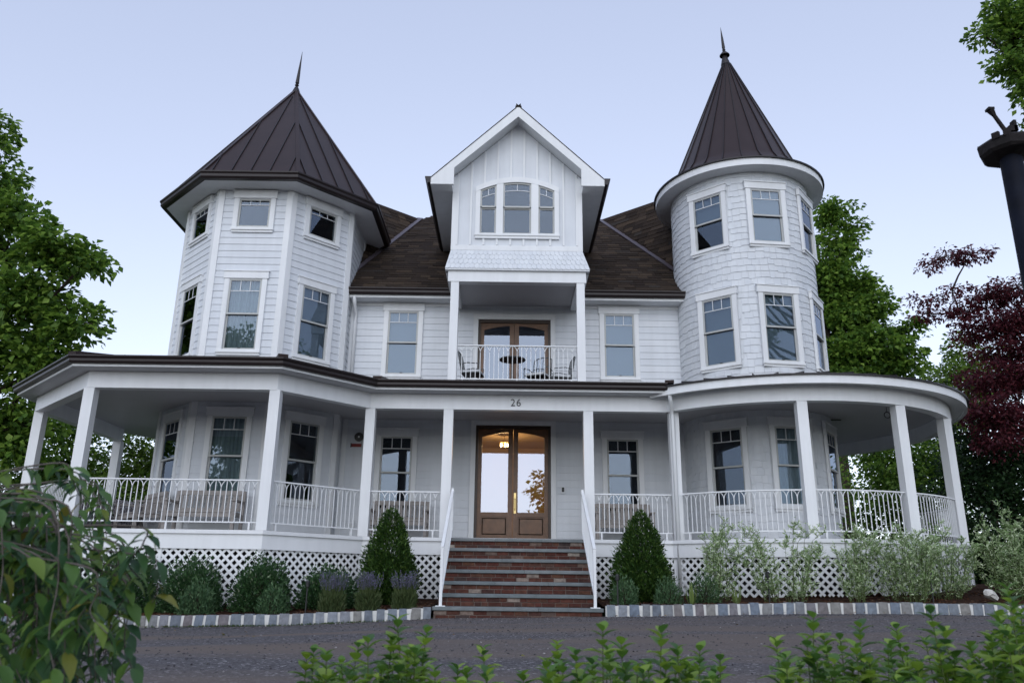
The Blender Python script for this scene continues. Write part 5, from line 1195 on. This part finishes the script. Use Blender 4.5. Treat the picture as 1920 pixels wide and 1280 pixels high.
dome_shrub('azalea_shrub', 'dark low shrub next to the left conical evergreen', 'shrub', -2.88, 13.45, .50, .62, 'leaf_azalea', .048, 8000, .5, az)
sg_ = 'small grey-green plants along the edging'
dome_shrub('sage_plant', 'small bluish green bushy plant before the second rounded shrub', 'plant', -4.66, 12.62, .28, .50, 'leaf_sage', .05, 2000, .35, sg_, upright=1.2)
dome_shrub('sage_plant', 'small bluish green bushy plant before the third rounded shrub', 'plant', -3.53, 12.68, .23, .42, 'leaf_sage', .05, 1500, .35, sg_, upright=1.2)
dome_shrub('sage_plant', 'small bluish green plant at the foot of the right conical evergreen', 'plant', 1.85, 13.15, .22, .42, 'leaf_sage', .05, 1400, .3, sg_, upright=1.4)
dome_shrub('sage_plant', 'small green plant between right conical evergreen and downspout', 'plant', 2.55, 13.15, .24, .40, 'leaf_sage', .05, 1400, .3, sg_, upright=1.2)
dome_shrub('sage_plant', 'small silvery green plant below the first willow shrub', 'plant', 3.12, 13.2, .26, .46, 'leaf_sage', .045, 1500, .35, sg_, upright=1.)
def lavender(label, x, y, r=.22, h=.55):
    z = bed_z(x, y)-.02; t = thing('lavender_plant', label, 'lavender', (x, y, z), 0, 'lavender along the left bed')
    n = 1500; a = RNG.uniform(0, 6.28, n); q = RNG.random(n)**.6*r; P = np.stack([np.cos(a)*q*.8, np.sin(a)*q*.8, RNG.random(n)*h*.42], 1); ax = np.stack([np.cos(a)*.5, np.sin(a)*.5, np.full(n, 1.)], 1)+RNG.normal(0, .25, (n, 3))
    leaf_mesh('leaves', P+np.array([x, y, z]), ax, RNG.normal(size=(n, 3)), .09*RNG.uniform(.6, 1.3, n), .012, 'leaf_lav', t)
    fl = []; st_ = MB()
    for k in range(75):
        a = random.uniform(0, 6.28); q = random.random()**.5*r; tip = Vector((x+math.cos(a)*q*1.15, y+math.sin(a)*q*1.15, z+h*random.uniform(.82, 1.12))); b = Vector((x+math.cos(a)*q*.5, y+math.sin(a)*q*.5, z+h*.3)); st_.tube([b, tip], [.003, .002], 3, False)
        for j in range(12): fl.append(tuple(b.lerp(tip, .55+.45*j/11)))
    st_.obj('stalks', 'stem_green', t); fl = np.array(fl); n = len(fl)
    leaf_mesh('flower_spikes', fl+RNG.normal(0, .004, (n, 3)), RNG.normal(0, .6, (n, 3))+np.array([0, 0, .8]), RNG.normal(size=(n, 3)), .022, .014, 'flower_lav', t)
lavender('lavender clump nearest the rounded shrubs', -2.66, 12.78); lavender('middle lavender clump in front of the left conical shrub', -2.12, 12.82); lavender('lavender clump nearest the brick steps', -1.58, 12.92, .22, .52)
# --- variegated willow shrubs
def willow(label, x, y, r, h, ns, lo=.0, lean=0.):
    z = bed_z(x, y)-.03; t = thing('willow_shrub', label, 'shrub', (x, y, z), 0, 'pale willow shrubs along the curved porch')
    mb = MB(); P = []; A = []
    for k in range(ns):
        a = random.uniform(0, 6.28); e = random.random()**.6; hh = h*random.uniform(.55, 1.05)*(1-.25*e); dx, dy = math.cos(a)*r*e+lean*hh, math.sin(a)*r*e*.75
        ct = [Vector((x+dx*.35+random.uniform(-.08, .08), y+dy*.35, z)), Vector((x+dx*.6, y+dy*.55, z+hh*.4)), Vector((x+dx*.75, y+dy*.75, z+hh*.8)), Vector((x+dx*1.1+random.uniform(-.05, .05), y+dy*1.1, z+hh*(1.02-.1*e)))]
        mb.tube(ct, [.005, .004, .003, .0015], 4, False)
        def cp(u): u *= 3; i = min(2, int(u)); return ct[i].lerp(ct[i+1], u-i)
        for tw in range(random.randint(9, 14)):
            u = random.uniform(.08, .98); p = cp(u); d = Vector((random.uniform(-1, 1), random.uniform(-1, 1), random.uniform(.2, 1.1))).normalized(); ln = random.uniform(.08, .24)*(1.25-u*.5)*h/1.5; q = p+d*ln; mb.tube([p, q], [.003, .0015], 3, False)
            for j in range(11): s = p.lerp(q, (j+1)/11); P.append(tuple(s)); A.append(tuple(d*.7+Vector((random.uniform(-1, 1), random.uniform(-1, 1), random.uniform(-.5, .7)))))
        for j in range(26): u = random.uniform(.05, 1); P.append(tuple(cp(u))); A.append((random.uniform(-1, 1), random.uniform(-1, 1), random.uniform(-.2, .9)))
    mb.obj('stems', 'stem_green', t); P = np.array(P); A = np.array(A); n = len(P); Ls = .052*RNG.uniform(.6, 1.4, n)
    leaf_mesh('leaves', P, A, RNG.normal(0, .5, (n, 3))+np.array([0, -.2, .8]), Ls, Ls*.34, 'leaf_willow', t)
willow('pale feathery willow shrub nearest the porch downspout', 3.35, 13.45, .66, 1.50, 22)
willow('pale feathery willow shrub before the first curved railing bay', 4.35, 13.1, .74, 1.55, 28)
willow('sparse pale willow shrub under the first post of the curve', 5.42, 12.98, .55, 1.45, 22, lean=.12)
willow('fullest pale willow shrub before the second curved railing bay', 6.35, 13.15, .88, 1.45, 42)
willow('pale willow shrub below the last visible porch post', 7.15, 13.6, .72, 1.35, 30)
willow('pale willow shrub at the right end, clear of the porch', 8.3, 13.55, .85, 1.5, 54)
def iris(label, x, y, n=16, h=.34):
    z = bed_z(x, y)-.01; t = thing('iris_clump', label, 'plant', (x, y, z), 0, 'yellow-green blade plants')
    a = RNG.uniform(0, 6.28, n); P = np.stack([x+np.cos(a)*.03, y+np.sin(a)*.03, np.full(n, z)], 1); ax = np.stack([np.cos(a)*.35, np.sin(a)*.35, np.full(n, 1.)], 1)
    leaf_mesh('blades', P, ax, np.stack([np.cos(a), np.sin(a), np.full(n, .2)], 1), h*RNG.uniform(.7, 1.2, n), .022, 'leaf_iris', t, .1, True); MB().lathe([(.001, 0), (.03, .0), (.02, .04), (.001, .05)], 8, (0, 0)).obj('crown', 'stem_green', t, True)
iris('yellow-green blade plant left of the first willow shrub', 2.85, 12.93); iris('yellow-green blade plant between the first two willow shrubs', 3.56, 12.95, 12, .28)
# weeds at the foot of the edging
n = 900; wx = np.concatenate([RNG.normal(-4.1, .5, 350), RNG.normal(-2.6, .4, 300), RNG.uniform(-5.5, -1.3, 250)]); wy = np.array([kerb_y(v) for v in wx])-np.abs(RNG.normal(0, .035, n))-.005; wz = np.array([drive_z(a, b) for a, b in zip(wx, wy)])
tag(leaf_mesh('weeds', np.stack([wx, wy, wz], 1), RNG.normal(0, .5, (n, 3))+np.array([0, -.3, 1]), RNG.normal(size=(n, 3)), .035*RNG.uniform(.5, 1.3, n), .012, 'grass_tuft', None), 'low green weeds along the foot of the stone edging', 'weeds', kind='stuff')

# dry leaves blown against the edging
n = 170; wx = RNG.uniform(-7.5, 8.5, n); wy = np.where(RNG.random(n) < .6, np.array([kerb_y(v) for v in wx])-np.abs(RNG.normal(0, .25, n))-.03, RNG.uniform(5.5, 12, n)); k = ~((wx > -1.25) & (wx < 1.6) & (wy > 12.4)); wx = wx[k]; wy = wy[k]; n = len(wx)
wz = np.array([drive_z(a, b) for a, b in zip(wx, wy)])+.022
leafmat('leaf_dry', [(0, (.10, .055, .025)), (.6, (.19, .12, .05)), (1, (.12, .14, .04))], trans=.1)
tag(leaf_mesh('fallen_leaves', np.stack([wx, wy, wz], 1), RNG.normal(0, 1, (n, 3))*np.array([1, 1, .12]), RNG.normal(0, .25, (n, 3))+np.array([0, 0, 1.]), .045*RNG.uniform(.6, 1.3, n), .026, 'leaf_dry', None), 'scattered dry leaves on the gravel near the edging', 'leaves', kind='stuff')
# ---------------------------------------------------------------- foreground shoots
def privet(label, shoots, seed):
    px0 = sum(s[0] for s in shoots)/len(shoots); r = aim(px0, 1400, 2.9); zg = drive_z(r.x, 2.9)
    t = thing('privet_shrub', label, 'shrub', (r.x, 2.9, zg), 0, 'leafy shoots in the foreground')
    mb = MB(); P = []; A = []; Nn = []; Ls = []
    shoots = shoots+[(px+random.uniform(-26, 26), min(1300, py+random.uniform(28, 75))) for px, py in shoots for _ in range(2)]
    for px, py in shoots:
        y = 2.9+random.uniform(-.35, .35); tp = aim(px, py, y); tp = Vector(tp); b = Vector((tp.x+random.uniform(-.08, .08), y+random.uniform(-.1, .1), zg)); mid = b.lerp(tp, .55)+Vector((random.uniform(-.02, .02), 0, 0))
        mb.tube([b, mid, tp], [.004, .003, .0015], 5, False)
        d = (tp-mid).normalized(); k = 0; s = 0.; ph = random.uniform(0, 3.14); Lt = (tp-b).length
        while s < min(.42, Lt*.9):
            p = tp-(tp-mid).normalized()*s if s < (tp-mid).length else mid-(mid-b).normalized()*(s-(tp-mid).length)
            sz = .046+.034*min(1, s/.12)
            for q in (0, math.pi):
                a = ph+q+random.uniform(-.3, .3); el = .9-.75*min(1, s/.12)+random.uniform(-.15, .2)
                P.append(tuple(p)); A.append((math.cos(a), math.sin(a), el)); Nn.append((-math.cos(a)*el*.6, -math.sin(a)*el*.6, 1)); Ls.append(sz*random.uniform(.8, 1.25))
            ph += math.pi/2+.2; s += .018+.02*min(1, s/.1)
    mb.obj('stems', 'stem_green', t, smooth=True); Ls = np.array(Ls)
    leaf_mesh('leaves', np.array(P), np.array(A), np.array(Nn), Ls, Ls*.62, 'leaf_privet', t, .3, True)
privet('leafy green shoots at the bottom edge left of centre', [(575, 1235), (588, 1222), (612, 1228), (640, 1243), (672, 1213), (690, 1205), (745, 1165), (735, 1200), (778, 1225), (800, 1186), (795, 1235), (815, 1258), (905, 1218), (858, 1255), (875, 1262), (912, 1262), (980, 1266), (655, 1262), (715, 1255), (600, 1262), (745, 1250)], 1)
privet('leafy green shoots at the bottom edge right of centre', [(1045, 1208), (1080, 1228), (1130, 1183), (1165, 1208), (1240, 1186), (1270, 1218), (1312, 1220), (1350, 1238), (1055, 1250), (1095, 1262), (1110, 1245), (1165, 1255), (1195, 1250), (1205, 1262), (1250, 1245), (1285, 1255), (1310, 1255), (1340, 1262), (1030, 1262), (1142, 1235)], 2)
privet('leafy green shoots in the bottom right corner', [(1455, 1203), (1475, 1240), (1525, 1158), (1545, 1200), (1575, 1198), (1612, 1176), (1605, 1215), (1680, 1178), (1665, 1215), (1700, 1220), (1745, 1150), (1735, 1200), (1760, 1215), (1790, 1235), (1820, 1212), (1858, 1195), (1875, 1160), (1900, 1128), (1885, 1180), (1915, 1150), (1910, 1200), (1850, 1230), (1500, 1245), (1530, 1225), (1640, 1245), (1580, 1250), (1690, 1255), (1725, 1245), (1775, 1260), (1880, 1240), (1915, 1245), (1830, 1262), (1890, 1105)], 3)

# ---------------------------------------------------------------- weeping tree, left foreground
def weeping():
    b = (-2.75, 2.9, -.5); t = thing('weeping_tree', 'weeping tree with drooping leafy twigs in the left foreground', 'tree', b)
    hub = Vector((-2.35, 2.75, .5)); mb = MB(); mb.tube([Vector(b), Vector((-2.7, 2.85, .3)), hub], [.05, .04, .03], 8)
    P = []; A = []; Nn = []; Ls = []
    tips = []
    for k in range(70):
        px = random.choice((random.uniform(-60, 120), random.uniform(-40, 215), random.uniform(60, 215)))
        py = 1330-random.random()*120 if px < 150 else random.uniform(1180, 1330)
        top = interp(px, [-80, 0, 60, 120, 170, 215, 250], [840, 880, 905, 915, 955, 1030, 1090])
        tips.append((px, py, top+random.uniform(5, 170)))
    tips += [(135, 1330, 945), (82, 1320, 1010), (230, 1215, 1000), (250, 1260, 1060), (150, 1060, 880), (200, 1010, 900), (265, 1085, 985), (182, 965, 905), (225, 1120, 1010), (285, 1130, 1040), (240, 1180, 1075), (150, 930, 868), (255, 1255, 1120), (205, 1290, 1100)]
    for px, py, tpy in tips:
        y = random.uniform(2.15, 3.0); s = aim(px-random.uniform(10, 60), tpy, y); e = aim(px, py, y+random.uniform(-.1, .1)); h0 = hub+Vector((random.uniform(-.15, .15), random.uniform(-.25, .15), random.uniform(-.05, .1)))
        s = Vector(s); e = Vector(e); c1 = h0.lerp(s, .6)+Vector((0, 0, .05))
        ct = [h0, c1, s, s.lerp(e, .35)+Vector((.025, 0, 0)), s.lerp(e, .7)+Vector((random.uniform(-.03, .03), 0, 0)), e]
        pts = []
        for i in range(len(ct)-1):
            p0, p1, p2, p3 = ct[max(i-1, 0)], ct[i], ct[i+1], ct[min(i+2, len(ct)-1)]
            for j in range(5):
                u = j/5; pts.append(.5*((2*p1)+(-p0+p2)*u+(2*p0-5*p1+4*p2-p3)*u*u+(-p0+3*p1-3*p2+p3)*u**3))
        pts.append(ct[-1]); n = len(pts); mb.tube(pts, [.0036*(1-.7*i/n) for i in range(n)], 5, False)
        acc = 0; sd = 1
        for i in range(1, n):
            d = pts[i]-pts[i-1]; L = d.length
            m_ = max(1, int(L/.028))
            for j in range(m_):
                if random.random() < .12: continue
                p = pts[i-1].lerp(pts[i], j/m_); sd = -sd; a = random.uniform(-.9, .9)+(0 if sd > 0 else math.pi)
                P.append(tuple(p)); dn = random.uniform(-1.5, -.15); A.append((math.cos(a), math.sin(a)*.8, dn)); Nn.append((math.cos(a)*.7+random.uniform(-.4, .4), math.sin(a)*.5-.35, 1.)); Ls.append(random.uniform(.046, .082))
    mb.obj('trunk', 'bark_grey', t, smooth=True); Ls = np.array(Ls)
    leaf_mesh('leaves', np.array(P), np.array(A), np.array(Nn), Ls, Ls*.50, 'leaf_cherry', t, .28, True)
weeping()
